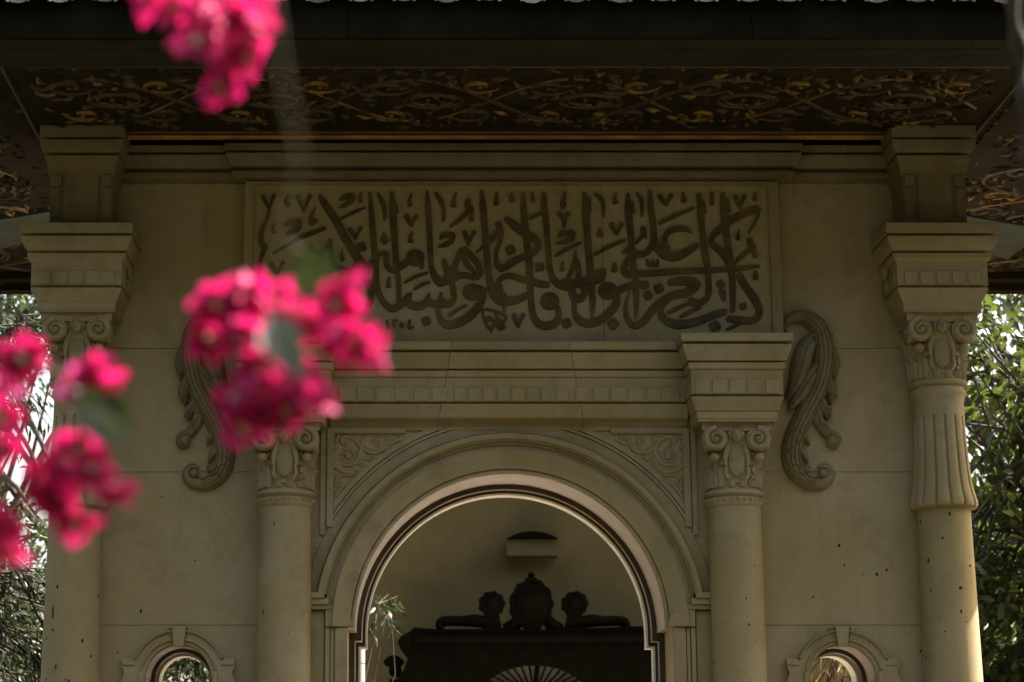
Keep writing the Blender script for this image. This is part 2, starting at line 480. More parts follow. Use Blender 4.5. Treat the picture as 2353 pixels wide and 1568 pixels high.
# ---- imposts and pilasters under the archivolt
for sgn in (-1, 1):
    mb = MB()
    zi = Z(1366, YC)
    xe = XA + sgn*(RA + 92*k); xin = XA + sgn*JM
    def bx(a, b, h, za, zb):
        p, q = sorted((a, b)); mb.box(p, q, YC - h, YC + .01, za, zb)
    col_in = sgn*(xi - .13)
    bx(XA + sgn*(RA+68*k), col_in, .070, Z(1377, YC), Z(1364, YC))
    bx(XA + sgn*(RA+58*k), col_in, .058, Z(1391, YC), Z(1377.4, YC))
    bx(XA + sgn*(RA+49*k), col_in, .046, Z(1402, YC), Z(1391.4, YC))
    # capital block, slightly cut back
    mb.prism([(xin + sgn*.004, zs+.002), (XA+sgn*(RA+.004), zs+.004), (XA+sgn*(RA+10*k), Z(1412, YC)), (XA+sgn*(RA+49*k), Z(1402.5, YC)), (XA+sgn*(RA+66*k), Z(1402.5, YC)), (XA+sgn*(RA+66*k), zs+.002)], YC-.040, YC+.01)
    # pilaster strips with grooves
    bx(xin + sgn*.003, XA+sgn*(RA+44*k), .030, 0, zs - .003)
    bx(XA+sgn*(RA+46*k), XA+sgn*(RA+54*k), .022, 0, zs - .003)
    bx(XA+sgn*(RA+56*k), XA+sgn*(RA+66*k), .030, 0, zs - .003)
    bx(XA+sgn*(RA+69*k), col_in, .018, 0, Z(1405, YC))
    mb.build('pilaster', M['stone'], pav)

# ---- spandrels: carved triangular panels
ztop = Z(997, YC)
SPAN = [  # strokes traced on the right hand panel: points, half widths
    ([(1270,310),(1340,380),(1350,500),(1300,620),(1180,690),(1060,700),(1000,660)], [22,30,34,34,30,26,14]),
    ([(1010,250),(930,330),(930,440),(990,540),(1090,600),(1200,590)], [16,34,44,46,34,20]),
    ([(1180,360),(1110,370),(1040,400),(1020,470),(1060,540),(1140,550),(1190,490),(1180,410)], 17),
    ([(850,190),(900,230),(890,330),(830,400),(740,420),(640,400),(570,340),(545,250)], [14,22,28,32,34,34,30,22]),
    ([(620,210),(680,190),(730,220),(720,290),(660,300),(640,250)], 15),
    ([(980,260),(1060,200),(1150,190),(1200,240),(1170,300),(1100,290)], [20,28,32,30,22,16]),
    ([(740,480),(800,520),(860,500),(930,520),(950,570),(900,610)], [18,26,26,24,20,14]),
    ([(1010,720),(1080,750),(1180,740),(1260,770),(1300,850),(1270,910),(1210,890)], [16,24,28,30,28,22,14]),
    ([(1110,860),(1180,910),(1250,980),(1300,1060),(1340,1150)], [16,26,28,24,14]),
    ([(1340,760),(1350,880),(1350,1000)], [14,18,10]),
    ([(840,620),(900,660),(960,700),(1000,760)], [14,22,22,12]),
    ([(330,230),(390,240),(450,280),(500,320)], [22,28,26,16]),
    ([(400,190),(470,200),(520,230)], [16,24,14]),
]
for sgn in (-1, 1):
    mb = MB()
    def sp(px, py):
        u, v = (1480 + px/5.807)/1.08797, (1060 + py/5.807)/1.08797
        x, z = at(u, v, YC); return (XA + sgn*(x - XA), z)
    s1 = PX/ (5.807*1.08797)
    for pts, hw in SPAN:
        mb.relief([sp(*p) for p in pts], [h*s1*1.0 for h in lst(hw, len(pts))], [h*s1*1.05 for h in lst(hw, len(pts))], YC)
    rs_ = random.Random(5)
    for pts, hw in SPAN:
        sm_, _ = smooth(pts, [(0,)]*len(pts), 3)
        for i in range(1, len(sm_)-1, 2):
            dx, dy = sm_[i+1][0]-sm_[i-1][0], sm_[i+1][1]-sm_[i-1][1]; a_ = math.atan2(dy, dx)
            for sd in (-1, 1):
                b_ = a_ + sd*rs_.uniform(.5, 1.2); L_ = rs_.uniform(34, 70)
                x_, y_ = sm_[i]; e_ = (x_ + L_*math.cos(b_), y_ + L_*math.sin(b_))
                if e_[1] < 165 or e_[0] > 1370 or math.hypot(e_[0] + 410*1 - 0, 0) < 0: continue
                ex_, ez_ = sp(*e_)
                if math.hypot(ex_ - XA, ez_ - zs) < RA + 142*k: continue
                mb.relief([sp(x_, y_), sp(x_ + L_*.55*math.cos(b_ + .25*sd), y_ + L_*.55*math.sin(b_ + .25*sd)), sp(*e_)], [8*s1, rs_.uniform(9, 15)*s1, 2*s1], [14*s1, 20*s1, 8*s1], YC, 6, sm=3)
    for (px, py, r) in [(1110,460,60),(1250,190,34),(1340,190,34),(1270,250,32),(1350,260,30),(690,245,30),(350,235,40),(430,215,34),(1230,840,30),(900,560,34),(1320,1120,24),(560,215,28),(860,190,30)]:
        x, z = sp(px, py); mb.ball((x, YC, z), r*s1, r*s1*.8, r*s1, 10)
    # frame round the triangle: upright, top rail, bead along the arch
    xr = XA + sgn*abs(X(766, 1150, YC) - XA)
    p, q_ = sorted((xr, xr + sgn*15*k)); mb.box(p, q_, YC - .024, YC + .01, Z(1212, YC), ztop + 13*k)
    p, q_ = sorted((xr + sgn*18*k, xr + sgn*30*k)); mb.box(p, q_, YC - .016, YC + .01, Z(1230, YC), ztop + 13*k)
    xe_ = XA + sgn*240*k
    p, q_ = sorted((xr - sgn*.001, xe_)); mb.box(p, q_, YC - .0236, YC + .01, ztop, ztop + 13*k)
    for r0_, r1_, h_ in ((120, 126, .020), (129, 141, .013)):
        ra_ = RA + r0_*k
        a0 = math.degrees(math.acos(min(1, abs(xr-XA)/ra_))); a1 = math.degrees(math.asin(min(1, (ztop + 10*k - zs)/ra_)))
        ar = [(XA + sgn*(p_[0]-XA), p_[1]) for p_ in arc(XA, zs, ra_, a1, a0, 24)]
        if sgn < 0: ar = list(reversed(ar))
        mb.face(ar, [(0, -.01), (0, h_), ((r1_-r0_)*k, h_), ((r1_-r0_)*k, -.01)], YC)
    mb.build('spandrel_panel', M['carved'], pav)

# ---- middle entablature and blocks over the inner columns
def zc(v): return Z(v, YP - .02)
ENT = [(-.25, zc(788)), (.055, zc(788)), (.055, zc(806)), (.012, zc(806.8)), (.012, zc(811)), (.047, zc(812.4)), (.046, zc(820)), (.038, zc(830)), (.024, zc(840)), (.019, zc(847)),
       (-.008, zc(847.6)), (-.008, zc(850.6)), (.014, zc(851.6)), (.014, zc(864)), (.010, zc(866)), (0, zc(867)), (0, zc(922)), (-.022, zc(922.6)), (-.022, zc(925.8)),
       (.002, zc(927)), (-.002, zc(934)), (-.014, zc(944)), (-.022, zc(953)), (-.022, zc(957)), (-.030, zc(958)), (-.030, zc(974)), (-.036, zc(976)), (-.036, zc(981)), (-.25, zc(981))]
ENT_C = [p for p in ENT if p[1] > zc(955)] + [(-.024, zc(955)), (-.030, zc(957.5)), (-.060, zc(959.5)), (-.094, zc(962)), (-.098, zc(981)), (-.25, zc(981))]
mb = MB()
bh = .250                                           # half width of the block frieze
YB = YI - bh
xb0, xb1 = xi - bh, xi + bh
kx0 = (1040 - 1172)*k; kx1 = (1312 - 1172)*k
g_ = .0013
mb.plan([(-xb0 - .01, YP), (xb0 + .01, YP)], [(d - .006, z) for d, z in ENT_C[1:-1]] + [(-.24, ENT[-1][1]), (-.24, ENT[0][1])])
mb.plan([(-xb0 - .01, YP), (kx0 - g_, YP)], ENT_C, shear=(0, .18))
mb.plan([(kx0 + g_, YP - .0025), (kx1 - g_, YP - .0025)], ENT_C, shear=(.18, -.18))
mb.plan([(kx1 + g_, YP + .001), (xb0 + .01, YP + .001)], ENT_C, shear=(-.18, 0))
def dents(x0, x1, y, z0, z1, n, d=.007):
    wd = (x1-x0)/n
    for i in range(n):
        a = x0 + wd*i + wd*random.uniform(.08, .13); b = x0 + wd*(i+1) - wd*random.uniform(.06, .12)
        mb.box(a, b, y - d*random.uniform(.7, 1.1), y + .01, z0, z1)
dents(-xb0+.03, kx0-.02, YP, zc(920.5), zc(889), 6)
dents(kx0+.0, kx1+.0, YP-.0025, zc(920.5), zc(889), 8)
dents(kx1+.025, xb0-.03, YP, zc(920.5), zc(889), 6)
ent = mb.build('entablature', M['stone'], pav, 30)
for sgn in (-1, 1):
    mb = MB()
    a, b = sorted((sgn*xb0, sgn*xb1))
    mb.plan([(a, .0), (a, YB), (b, YB), (b, .0)], [(max(d, -.235), z) for d, z in ENT])
    dents(a+.012, b-.012, YB, zc(920.5), zc(889), 5)
    for yy in (YB + .08, YB + .19):
        for xx in (a, b):
            mb.box(min(xx, xx-.0065*sgn*0) - .0065, xx + .0065, yy-.04, yy+.04, zc(920.5), zc(889))
    mb.build('entablature_block', M['stone'], pav, 30)

# ---- capitals
def leafmb(mb, cx, cy, ang, z0, z1, r0, r1, wd, curl=.02, th=.01):
    """acanthus tongue on a drum"""
    n, m = 8, 6; vs = []; c, s_ = math.cos(ang), math.sin(ang)
    for i in range(n+1):
        t = i/n
        wv = wd*(.55 + .6*math.sin(PI*min(1, t*1.05)*.72 + .35))*(1 if t < .75 else max(.12, (1-t)/.25))
        wv *= 1 + .16*math.sin(t*PI*6)
        rr = r0 + (r1-r0)*t + curl*max(0, t-.6)**2*7
        zz = z0 + (z1-z0)*t - curl*.8*max(0, t-.75)**2*12
        for j in range(m+1):
            q = j/m*2-1
            rj = rr + th*(1 - abs(q)**1.5) + th*.5*math.cos(q*PI*3)*.5
            vs.append((cx + c*rj - s_*q*wv, cy + s_*rj + c*q*wv, zz))
    fs = [(i*(m+1)+j, i*(m+1)+j+1, (i+1)*(m+1)+j+1, (i+1)*(m+1)+j) for i in range(n) for j in range(m)]
    mb.add(vs, fs)
def volute(mb, cx, cz, y0, Rv, sgn, depth, turns=1.65, start=100):
    pts = []; hw = []; ht = []
    n = 34
    for i in range(n+1):
        t = i/n; a = R(start) + sgn*-1*t*turns*2*PI
        r = Rv*(1 - t)**.9*.84 + Rv*.10
        pts.append((cx + sgn*0 + r*math.cos(a), cz + r*math.sin(a)))
        hw.append(Rv*(.20*(1-t) + .12)); ht.append(depth*(.55 + .1*t))
    mb.relief(pts, hw, ht, y0, 6, sm=1)
    mb.lathe_y = None
    # backing disc
    d = [(cx + Rv*.93*math.cos(2*PI*q/28), cz + Rv*.93*math.sin(2*PI*q/28)) for q in range(28)]
    mb.prism(d, y0 - .004, y0 + .05)
    mb.ball((cx, y0 - .004, cz), Rv*.24, depth*.75, Rv*.24, 12)

def capital(cx, cy, zt, zb, r0, full=False):
    """capital between abacus bottom zt and astragal zb, shaft radius r0"""
    mb = MB(); H = zt - zb
    mb.lathe([(r0*.98, zb), (r0*.98, zb+.1*H), (r0*1.0, zb+.35*H), (r0*1.04, zb+.65*H), (r0*1.16, zb+.86*H), (r0*1.22, zb+H)], cx, cy, 40)
    hwid = r0*1.40
    # abacus with hollow sides
    out = []
    for s4 in range(4):
        a = s4*PI/2 - 3*PI/4
        p = Vector((math.cos(a), math.sin(a)))*hwid*1.36; q = Vector((math.cos(a+PI/2), math.sin(a+PI/2)))*hwid*1.36
        mid = Vector((math.cos(a+PI/4), math.sin(a+PI/4)))
        for i in range(8):
            t = i/8; e = p.lerp(q, t) - mid*(.10*hwid*math.sin(PI*t)); out.append((cx+e.x, cy+e.y))
    n = len(out)
    mb.add([(x, y, zt-.13*H) for x, y in out] + [(x, y, zt-.002) for x, y in out],
           [tuple(range(n)), tuple(range(2*n-1, n-1, -1))] + [(i, (i+1) % n, n+(i+1) % n, n+i) for i in range(n)])
    yf = cy - r0*1.10
    Rv = r0*.47
    zv = zt - .14*H - Rv*.62
    for sg in (-1, 1):
        volute(mb, cx + sg*r0*.80, zv, yf - .02, Rv, sg, .042, start=90)
        # volutes on the returns, lying in the y-z plane
        t2 = MB(); volute(t2, r0*.80*-1, zv, 0, Rv, -1, .042, start=90)
        for fidx, ff in enumerate(t2.f):
            pass
        vs = [(cx + sg*(r0*1.12 - y), cy + x + .0, z) for x, y, z in t2.v]
        mb.add(vs, t2.f)
        mb.ball((cx + sg*r0*.86, yf + .01, zv - Rv*1.45), r0*.20, r0*.2, r0*.19, 10)
        mb.relief([(cx + sg*r0*.25, zv+Rv*.1), (cx + sg*r0*.34, zv-.5*Rv), (cx + sg*r0*.40, zv-1.2*Rv), (cx + sg*r0*.46, zv-2.1*Rv)], [.012,.018,.018,.01], .03, yf + .03)
    # small mask at the middle of the abacus
    mz = zt - .20*H
    mb.ball((cx, yf - .016, mz), r0*.21, r0*.22, r0*.27, 14)
    mb.ball((cx, yf - .016 - r0*.20, mz - r0*.03), r0*.05, r0*.07, r0*.09, 8)
    for sg in (-1, 1):
        mb.ball((cx + sg*r0*.085, yf - .016 - r0*.17, mz + r0*.05), r0*.05, r0*.05, r0*.035, 8)
        mb.ball((cx + sg*r0*.22, yf - .0, mz + r0*.06), r0*.12, r0*.12, r0*.2, 8)
    mb.ball((cx, yf - .016 - r0*.16, mz - r0*.13), r0*.07, r0*.05, r0*.035, 8)
    # shield on the drum, framed by little scrolls
    sz = zb + .40*H
    mb.ball((cx, cy - r0*.98, sz), r0*.34, r0*.16, .25*H, 20)
    for sg in (-1, 1):
        mb.relief([(cx+sg*r0*.1, sz+.32*H), (cx+sg*r0*.36, sz+.24*H), (cx+sg*r0*.46, sz+.08*H), (cx+sg*r0*.40, sz-.06*H), (cx+sg*r0*.44, sz-.18*H), (cx+sg*r0*.28, sz-.28*H), (cx, sz-.32*H)],
                  [.008,.013,.014,.010,.013,.012,.01], .028, cy - r0*.90)
        for q in range(5):
            mb.ball((cx + sg*r0*(.58 + .05*(q % 2)), cy - r0*.84, sz + (.24 - .12*q)*H), r0*.10, r0*.12, .055*H, 8)
    for q in range(9):
        a = -PI/2 + (q-4)*PI/8*1.06
        if abs(q-4) >= 2: leafmb(mb, cx, cy, a, zb + .02*H, zb + .70*H, r0*.99, r0*1.04, r0*.17, .022, .014)
        leafmb(mb, cx, cy, a + PI/16, zb + .01*H, zb + (.36 if abs(q-4) > 1 else .17)*H, r0*1.0, r0*1.07, r0*.15, .02, .012)
    if full:
        for q in range(7): leafmb(mb, cx, cy, PI/2 + (q-3)*PI/8, zb+.02*H, zb+.66*H, r0*.99, r0*1.04, r0*.17, .02, .014)
    return mb

def chips(mb, cx, cy, rfun, spots, mi):
    for u, v, a, b in spots:
        x, z = at(u, v, cy - .12)
        r = rfun(z); dx = max(-.97*r, min(.97*r, x - cx)); y = cy - math.sqrt(max(0, r*r - dx*dx))
        ang = math.asin(dx/r)
        mb.ball((cx+dx, y, z), a*PX/2*random.uniform(.75, 1.0), .004, b*PX/2*random.uniform(.8, 1.1), 10, rot=Matrix.Rotation(ang, 3, 'Z'), mi=mi)

# inner columns
rI = 61*PX*.985
for sgn in (-1, 1):
    c = empty('column', (0, 0, 0)); c.parent = pav
    cx = sgn*xi
    z_as1, z_as0 = Z(1123, YI-.1), Z(1163, YI-.1)
    zab = zc(981)
    def rs(z): return rI*(1.0 + .045*max(0, (z_as0 - z))/z_as0*1.6)
    mb = MB()
    prof = [(rI*1.3, 0), (rI*1.3, .25), (rI*1.22, .28), (rI*1.12, .33)] + [(rs(z), z) for z in [.36 + (z_as0-.36)*i/14 for i in range(15)]]
    mb.lathe(prof, cx, YI, 64)
    sp_ = [(1713,1376,4,5),(1720,1436,5,7),(1662,1430,3,3),(1700,1250,3,2),(1640,1520,2,10),(1690,1545,3,3),(1733,1300,2,5)] if sgn > 0 else [(604,1406,4,14),(630,1203,3,12),(664,1455,2,3),(640,1560,2,3),(690,1330,3,2)]
    chips(mb, cx, YI, rs, sp_, 1)
    mb.build('shaft', [M['stone'], M['pit']], c)
    mb = MB()
    h = z_as1 - z_as0
    mb.lathe([(rI*.98, z_as0-.005), (rI*1.03, z_as0), (rI*1.07, z_as0+.12*h), (rI*1.12, z_as0+.30*h), (rI*1.12, z_as0+.42*h), (rI*1.05, z_as0+.47*h), (rI*1.04, z_as0+.54*h),
              (rI*1.10, z_as0+.60*h), (rI*1.15, z_as0+.72*h), (rI*1.12, z_as0+.86*h), (rI*1.02, z_as0+.92*h), (rI*1.0, z_as0+1.02*h)], cx, YI, 64)
    for q in range(28):
        a = 2*PI*q/28; mb.ball((cx + rI*1.1*math.cos(a), YI + rI*1.1*math.sin(a), z_as0+.36*h), .014, .014, .010, 8)
    mb.build('astragal', M['stone'], c)
    capital(cx, YI, zab + .001, z_as1, rI*.99).build('capital', M['carved'], c, 50)

# outer columns: plain shaft, flared reeded sleeve, capital, entablature block, pedestal
rO = 61*PX*.985
for sgn in (-1, 1):
    c = empty('column', (0, 0, 0)); c.parent = pav
    cx = sgn*xo
    zl = Z(1165, YO-.12); zu = Z(884, YO-.12)
    def rs(z): return rO*(1.0 + .105*max(0, (zl - z))/1.0) if z > zl-1.1 else rO*1.115
    mb = MB()
    prof = [(rO*1.4, 0), (rO*1.4, .25), (rO*1.3, .28), (rO*1.2, .34)] + [(rs(z), z) for z in [.4 + (zl+.02-.4)*i/18 for i in range(19)]]
    mb.lathe(prof, cx, YO, 64)
    sp_ = [(2120,1195,5,11),(2180,1182,6,9),(2164,1237,7,7),(2137,1287,6,14),(2205,1352,10,7),(2206,1406,6,10),(2142,1356,4,7),(2230,1300,9,7),(2170,1452,6,3),(2218,1430,3,4),(2125,1510,4,6)] if sgn > 0 else \
          [(133,1349,7,10),(231,1368,6,9),(122,1408,6,30),(122,1448,9,6),(190,1473,6,9),(106,1466,4,6),(130,1533,5,11),(160,1566,6,9),(152,1563,4,7),(220,1270,3,5),(105,1562,4,6),(207,1508,4,9)]
    chips(mb, cx, YO, rs, sp_, 1)
    mb.build('shaft', [M['stone'], M['pit']], c)
    mb = MB()
    HS = zu - zl
    def rf(r, z, a):
        t = (z - zl)/HS
        e = 0 if t > .742 else 1
        return r*(1 - e*(.10*math.exp(-(math.cos(7*a + .1)/.22)**2) + .02*(1 - abs(math.cos(7*a + .1)))))
    sl_ = [(58, 0), (74, .004), (78.5, .012), (80, .03), (79.5, .06), (76, .10), (72, .15), (69, .21), (66.5, .29), (64.5, .38), (62.5, .5), (61, .62), (60, .72), (59.4, .742), (59.3, .75), (59, .86), (59.5, .90), (63, .92), (65, .94), (65, .965), (62, .985), (60, 1.0)]
    mb.lathe([(a*PX*.985, zl + t*HS) for a, t in sl_], cx, YO, 180, rf)
    mb.build('reeded_sleeve', M['stone'], c, 40)
    mb = MB()
    h = .05
    mb.lathe([(rO*1.0, zu-.004), (rO*1.14, zu+.1*h), (rO*1.17, zu+.35*h), (rO*1.13, zu+.6*h), (rO*1.04, zu+.7*h), (rO*1.02, zu+1.0*h)], cx, YO, 64)
    mb.build('astragal', M['stone'], c)
    YF = YO - .25
    def zo(v): return Z(v, YF - .01)
    zab = zo(712)
    capital(cx, YO, zab + .001, zu + .03, rO*1.02, True).build('capital', M['carved'], c, 50)
    OB = [(-.2, zo(517)), (.060, zo(517)), (.060, zo(540)), (.014, zo(540.8)), (.014, zo(545.4)), (.055, zo(546.8)), (.053, zo(555)), (.042, zo(566)), (.027, zo(575)), (.022, zo(577)),
          (-.006, zo(577.6)), (-.006, zo(581.4)), (.022, zo(582.8)), (.020, zo(594)), (.010, zo(598)), (0, zo(600)), (0, zo(654)), (-.022, zo(654.6)), (-.022, zo(658)),
          (.0, zo(660)), (-.004, zo(668)), (-.016, zo(678)), (-.024, zo(684)), (-.030, zo(690)), (-.034, zo(691)), (-.034, zo(705)), (-.04, zo(707)), (-.04, zo(712)), (-.2, zo(712))]
    mb = MB()
    hb = .25
    mb.plan([(cx-hb, YO+hb), (cx-hb, YO-hb), (cx+hb, YO-hb), (cx+hb, YO+hb)], [(max(d, -.235), z) for d, z in OB], closed=True)
    dents(cx-hb+.03, cx+hb-.03, YO-hb, zo(652), zo(622), 5)
    for q in range(4):
        yy = YO - hb + .09 + q*.11
        for xx in (cx-hb, cx+hb): mb.box(xx-.0065, xx+.0065, yy-.04, yy+.04, zo(652), zo(622))
    # scrolled brackets on the return faces
    for xx, sd in ((cx-hb, -1), (cx+hb, 1)):
        mb.ball((xx + sd*.012, YO - .02, zo(600)), .018, .05, .05, 10); mb.ball((xx + sd*.01, YO - .02, zo(632)), .014, .035, .04, 10)
    mb.build('entablature_block', M['stone'], c, 30)
    # pedestal above
    mb = MB(); YQ = YO - .17
    def zp(v): return Z(v, YQ)
    hp = .174
    zt0 = z_sof - .004
    PD = [(-.15, zt0), (.062, zt0), (.062, zp(318)), (.062, zp(322)), (.01, zp(322.8)), (.01, zp(327)), (.060, zp(328)), (.056, zp(345)), (.040, zp(355)), (-.006, zp(355.8)),
          (-.006, zp(360.5)), (.034, zp(361.3)), (.030, zp(371)), (.024, zp(374)), (.022, zp(376)), (.012, zp(400)), (.004, zp(410)), (0, zp(411)), (0, zp(500)), (.0, zo(517)-.03), (-.15, zo(517)-.03)]
    mb.plan([(cx-hp, YO+hp), (cx-hp, YO-hp), (cx+hp, YO-hp), (cx+hp, YO+hp)], PD, closed=True)
    mb.box(cx-.095, cx+.095, YO-hp-.013, YO-hp+.01, zp(512), zp(384))
    for sg in (-1, 1):
        mb.box(cx+sg*.140-.028, cx+sg*.140+.028, YO-hp-.020, YO-hp+.01, zp(430), zp(404))
        mb.box(cx+sg*.143-.024, cx+sg*.143+.024, YO-hp-.010, YO-hp+.01, zp(500), zp(433))
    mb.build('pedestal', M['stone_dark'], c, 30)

# ---- cornice under the eaves
mb = MB()
def zk(v): return Z(v, -.13)
COR = [(-.05, zk(331)), (.080, zk(331)), (.080, zk(345)), (.022, zk(345.8)), (.022, zk(351)), (.074, zk(352)), (.070, zk(360)), (.054, zk(372)), (.044, zk(379)), (.0, zk(380)), (.0, zk(387.6)),
       (.040, zk(389)), (.043, zk(396)), (.038, zk(404)), (-.006, zk(404.8)), (-.006, zk(409)), (-.05, zk(409))]
c0, c1 = X(548, 370, -.13), X(1812, 370, -.13)
mb.plan([(-xo+.1, -.026), (c0, -.026), (c0, -.066), (c1, -.066), (c1, -.026), (xo-.1, -.026)], COR)
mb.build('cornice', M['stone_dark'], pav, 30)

# ---- inscription panel
ins = empty('inscription_panel', (0, 0, 0)); ins.parent = pav
YN = -.062
mb = MB()
x0, x1 = X(560, 600, YN-.01), X(1794, 600, YN-.01)
zt, zb_ = zk(411), Z(786, YN)
fx0, fx1 = X(579, 600, YN), X(1772, 600, YN); fz1, fz0 = Z(427, YN), zb_ - .02
mb.box(x0, fx0, YN-.014, .0, zb_, zt); mb.box(fx1, x1, YN-.014, .0, zb_, zt); mb.box(fx0, fx1, YN-.014, .0, fz1, zt)
mb.face([(fx0, zb_), (fx0, fz1), (fx1, fz1), (fx1, zb_)], [(0, 0), (0, .017), (-.006, .017), (-.007, 0)], YN)
mb.build('border', M['stone'], ins)
mb = MB(); xs_ = X(1385, 600, YN)
mb.box(fx0, xs_-.0012, YN, .02, zb_-.03, fz1); mb.box(xs_+.0012, fx1, YN+.0006, .02, zb_-.03, fz1)
mb.box(x0, x1, YN+.012, .03, zb_-.04, zt-.01)
mb.build('tablet', M['stone_smooth'], ins)

T = {'A': (630,460,7.127), 'B': (940,460,6.92), 'C': (940,650,6.92), 'D': (1260,460,6.92), 'E': (1260,650,6.92), 'F': (1580,460,6.92), 'G': (1580,650,6.92), 'Z': (600,420,3.268)}
S = []
def st(t, pts, wd): S.append((t, pts, lst(wd, len(pts))))
def vee(t, x0, y0, x1, y1, x2, y2, a=90, b=38):   # small v: left arm, right arm, foot
    st(t, [(x0,y0),((x0*.55+x2*.45),(y0*.5+y2*.5)),(x2,y2)], [a,a*.8,b]); st(t, [(x1,y1),((x1+x2)/2+4,(y1*.62+y2*.38)),(x2,y2)], [a*.9,a*.6,b])
def dot(t, x, y, r, rot=18): S.append((t, 'dot', (x, y, r, rot)))
def ring(t, x, y, r, wd, a0=0, a1=345):
    S.append((t, 'disc', (x, y, r + wd*.5, 0)))
# tile A
st('A', [(310,460),(260,640),(190,780),(160,920),(165,1060),(225,1120),(200,1220),(160,1330),(135,1450),(120,1560),(120,1720)], [36,60,80,92,100,110,84,76,84,80,60])
vee('A',190,220,395,205,310,450); st('A',[(640,195),(600,320),(650,400)],[26,60,95]); vee('A',810,220,1040,210,925,500)
st('A',[(1215,205),(1270,330),(1480,640),(1680,1000),(1900,1350),(2050,1560)],[70,120,150,150,160,170])
st('A',[(1560,290),(1690,230),(1800,225),(1760,310),(1650,390),(1550,428)],[50,110,90,110,76,16]); st('A',[(1960,150),(1918,260),(1940,325)],[24,50,95])
st('A',[(1570,640),(1800,520),(2015,430)],[44,64,30]); st('A',[(580,760),(700,690),(840,670),(810,780),(700,860),(580,910)],[50,120,80,140,110,20])
st('A',[(1130,430),(1070,560),(1060,700),(1160,650)],[28,62,115,40]); st('A',[(410,690),(380,800),(392,870)],[18,40,85])
st('A',[(375,1245),(600,1120),(900,950),(1100,870),(1310,790)],[56,64,86,92,60]); vee('A',1740,800,1940,780,1850,990)
dot('A',1950,1130,105); st('A',[(1390,1000),(1400,1200),(1430,1380),(1560,1520),(1750,1570),(2000,1490),(2250,1340)],[90,95,100,120,110,130,100])
st('A',[(1050,1100),(1080,1210),(1200,1240),(1330,1170),(1390,1020)],[60,100,116,120,80]); st('A',[(1612,1170),(1590,1290),(1612,1365)],[26,66,105])
vee('A',340,1420,560,1390,450,1600); vee('A',300,1900,470,1880,380,2040)
# long diagonal foot and bowl beside it
st('Z',[(940,790),(1000,880),(1050,960),(1075,1050),(1045,1140),(1000,1200)],[66,62,56,50,44,20])
st('Z',[(1062,205),(1080,450),(1100,700),(1110,850),(1120,970),(1160,1080),(1235,1150),(1310,1125),(1370,1060),(1400,1025)],[26,50,52,54,48,50,62,62,56,24])
st('Z',[(1110,840),(1095,950),(1075,1050)],[46,40,36])
# tile B
st('B',[(30,165),(110,330),(150,480),(145,635)],[50,90,70,40]); st('B',[(275,150),(290,480),(320,900),(350,1384),(385,1650),(395,1900),(385,2060)],[54,130,116,110,96,84,70])
st('B',[(325,360),(375,500)],[90,36]); st('B',[(615,180),(570,320),(592,375)],[24,56,105]); vee('B',520,550,700,550,610,745,95); st('B',[(635,830),(590,930),(602,1005)],[24,60,105])
st('B',[(128,845),(140,900)],[14,90]); dot('B',145,985,78,45)
st('B',[(882,120),(900,400),(930,900),(950,1384),(968,1460),(1030,1630),(1110,1710),(1200,1690)],[34,108,100,98,96,130,150,130])
st('B',[(1030,160),(1130,330),(1172,480),(1165,650)],[50,90,70,46]); st('B',[(1388,160),(1342,300),(1342,390)],[30,66,115])
st('B',[(1610,280),(1565,360),(1640,440),(1650,550),(1650,640)],[90,86,112,56,105]); st('B',[(1600,470),(1450,630),(1280,750)],[90,78,36])
st('B',[(1830,120),(1850,400),(1890,900),(1930,1384),(1955,1600),(2010,1850),(2090,1990),(2210,2050)],[54,118,116,116,116,130,150,150])
st('B',[(2105,680),(2150,850),(2140,1000),(2080,1200),(2075,1384)],[110,124,84,76,70]); st('B',[(1950,1010),(2080,860)],[120,110]); st('B',[(1740,1190),(1860,1080)],[40,60])
st('B',[(2092,150),(2080,300),(2080,360)],[34,84,108]); st('B',[(1105,950),(1185,890),(1330,890),(1295,1000),(1200,1060),(1070,1100)],[50,105,84,105,84,26])
vee('B',1530,830,1710,830,1600,1065,95,48)
ring('C',680,-30,76,165); st('C',[(760,40),(790,100),(785,150)],[120,100,70]); st('C',[(170,-60),(195,110),(290,185),(420,120),(560,30)],[90,110,116,130,120]); st('C',[(50,-90),(170,-100),(185,0)],[70,100,100])
st('C',[(1385,60),(1440,-90),(1530,-170),(1650,-60),(1780,110),(1795,260),(1710,315),(1560,275),(1400,265),(1350,160),(1385,60)],[100,100,100,110,100,90,90,110,130,110,90])
st('C',[(1500,-90),(1560,70),(1640,150),(1760,280)],[110,100,70,50]); st('C',[(1175,10),(1205,130),(1250,260),(1190,350)],[80,110,130,120]); st('C',[(1010,300),(1100,375),(1250,350),(1400,300)],[110,140,150,120])
st('C',[(1300,350),(1340,550),(1340,700),(1260,770),(1130,720)],[90,100,100,115,110])
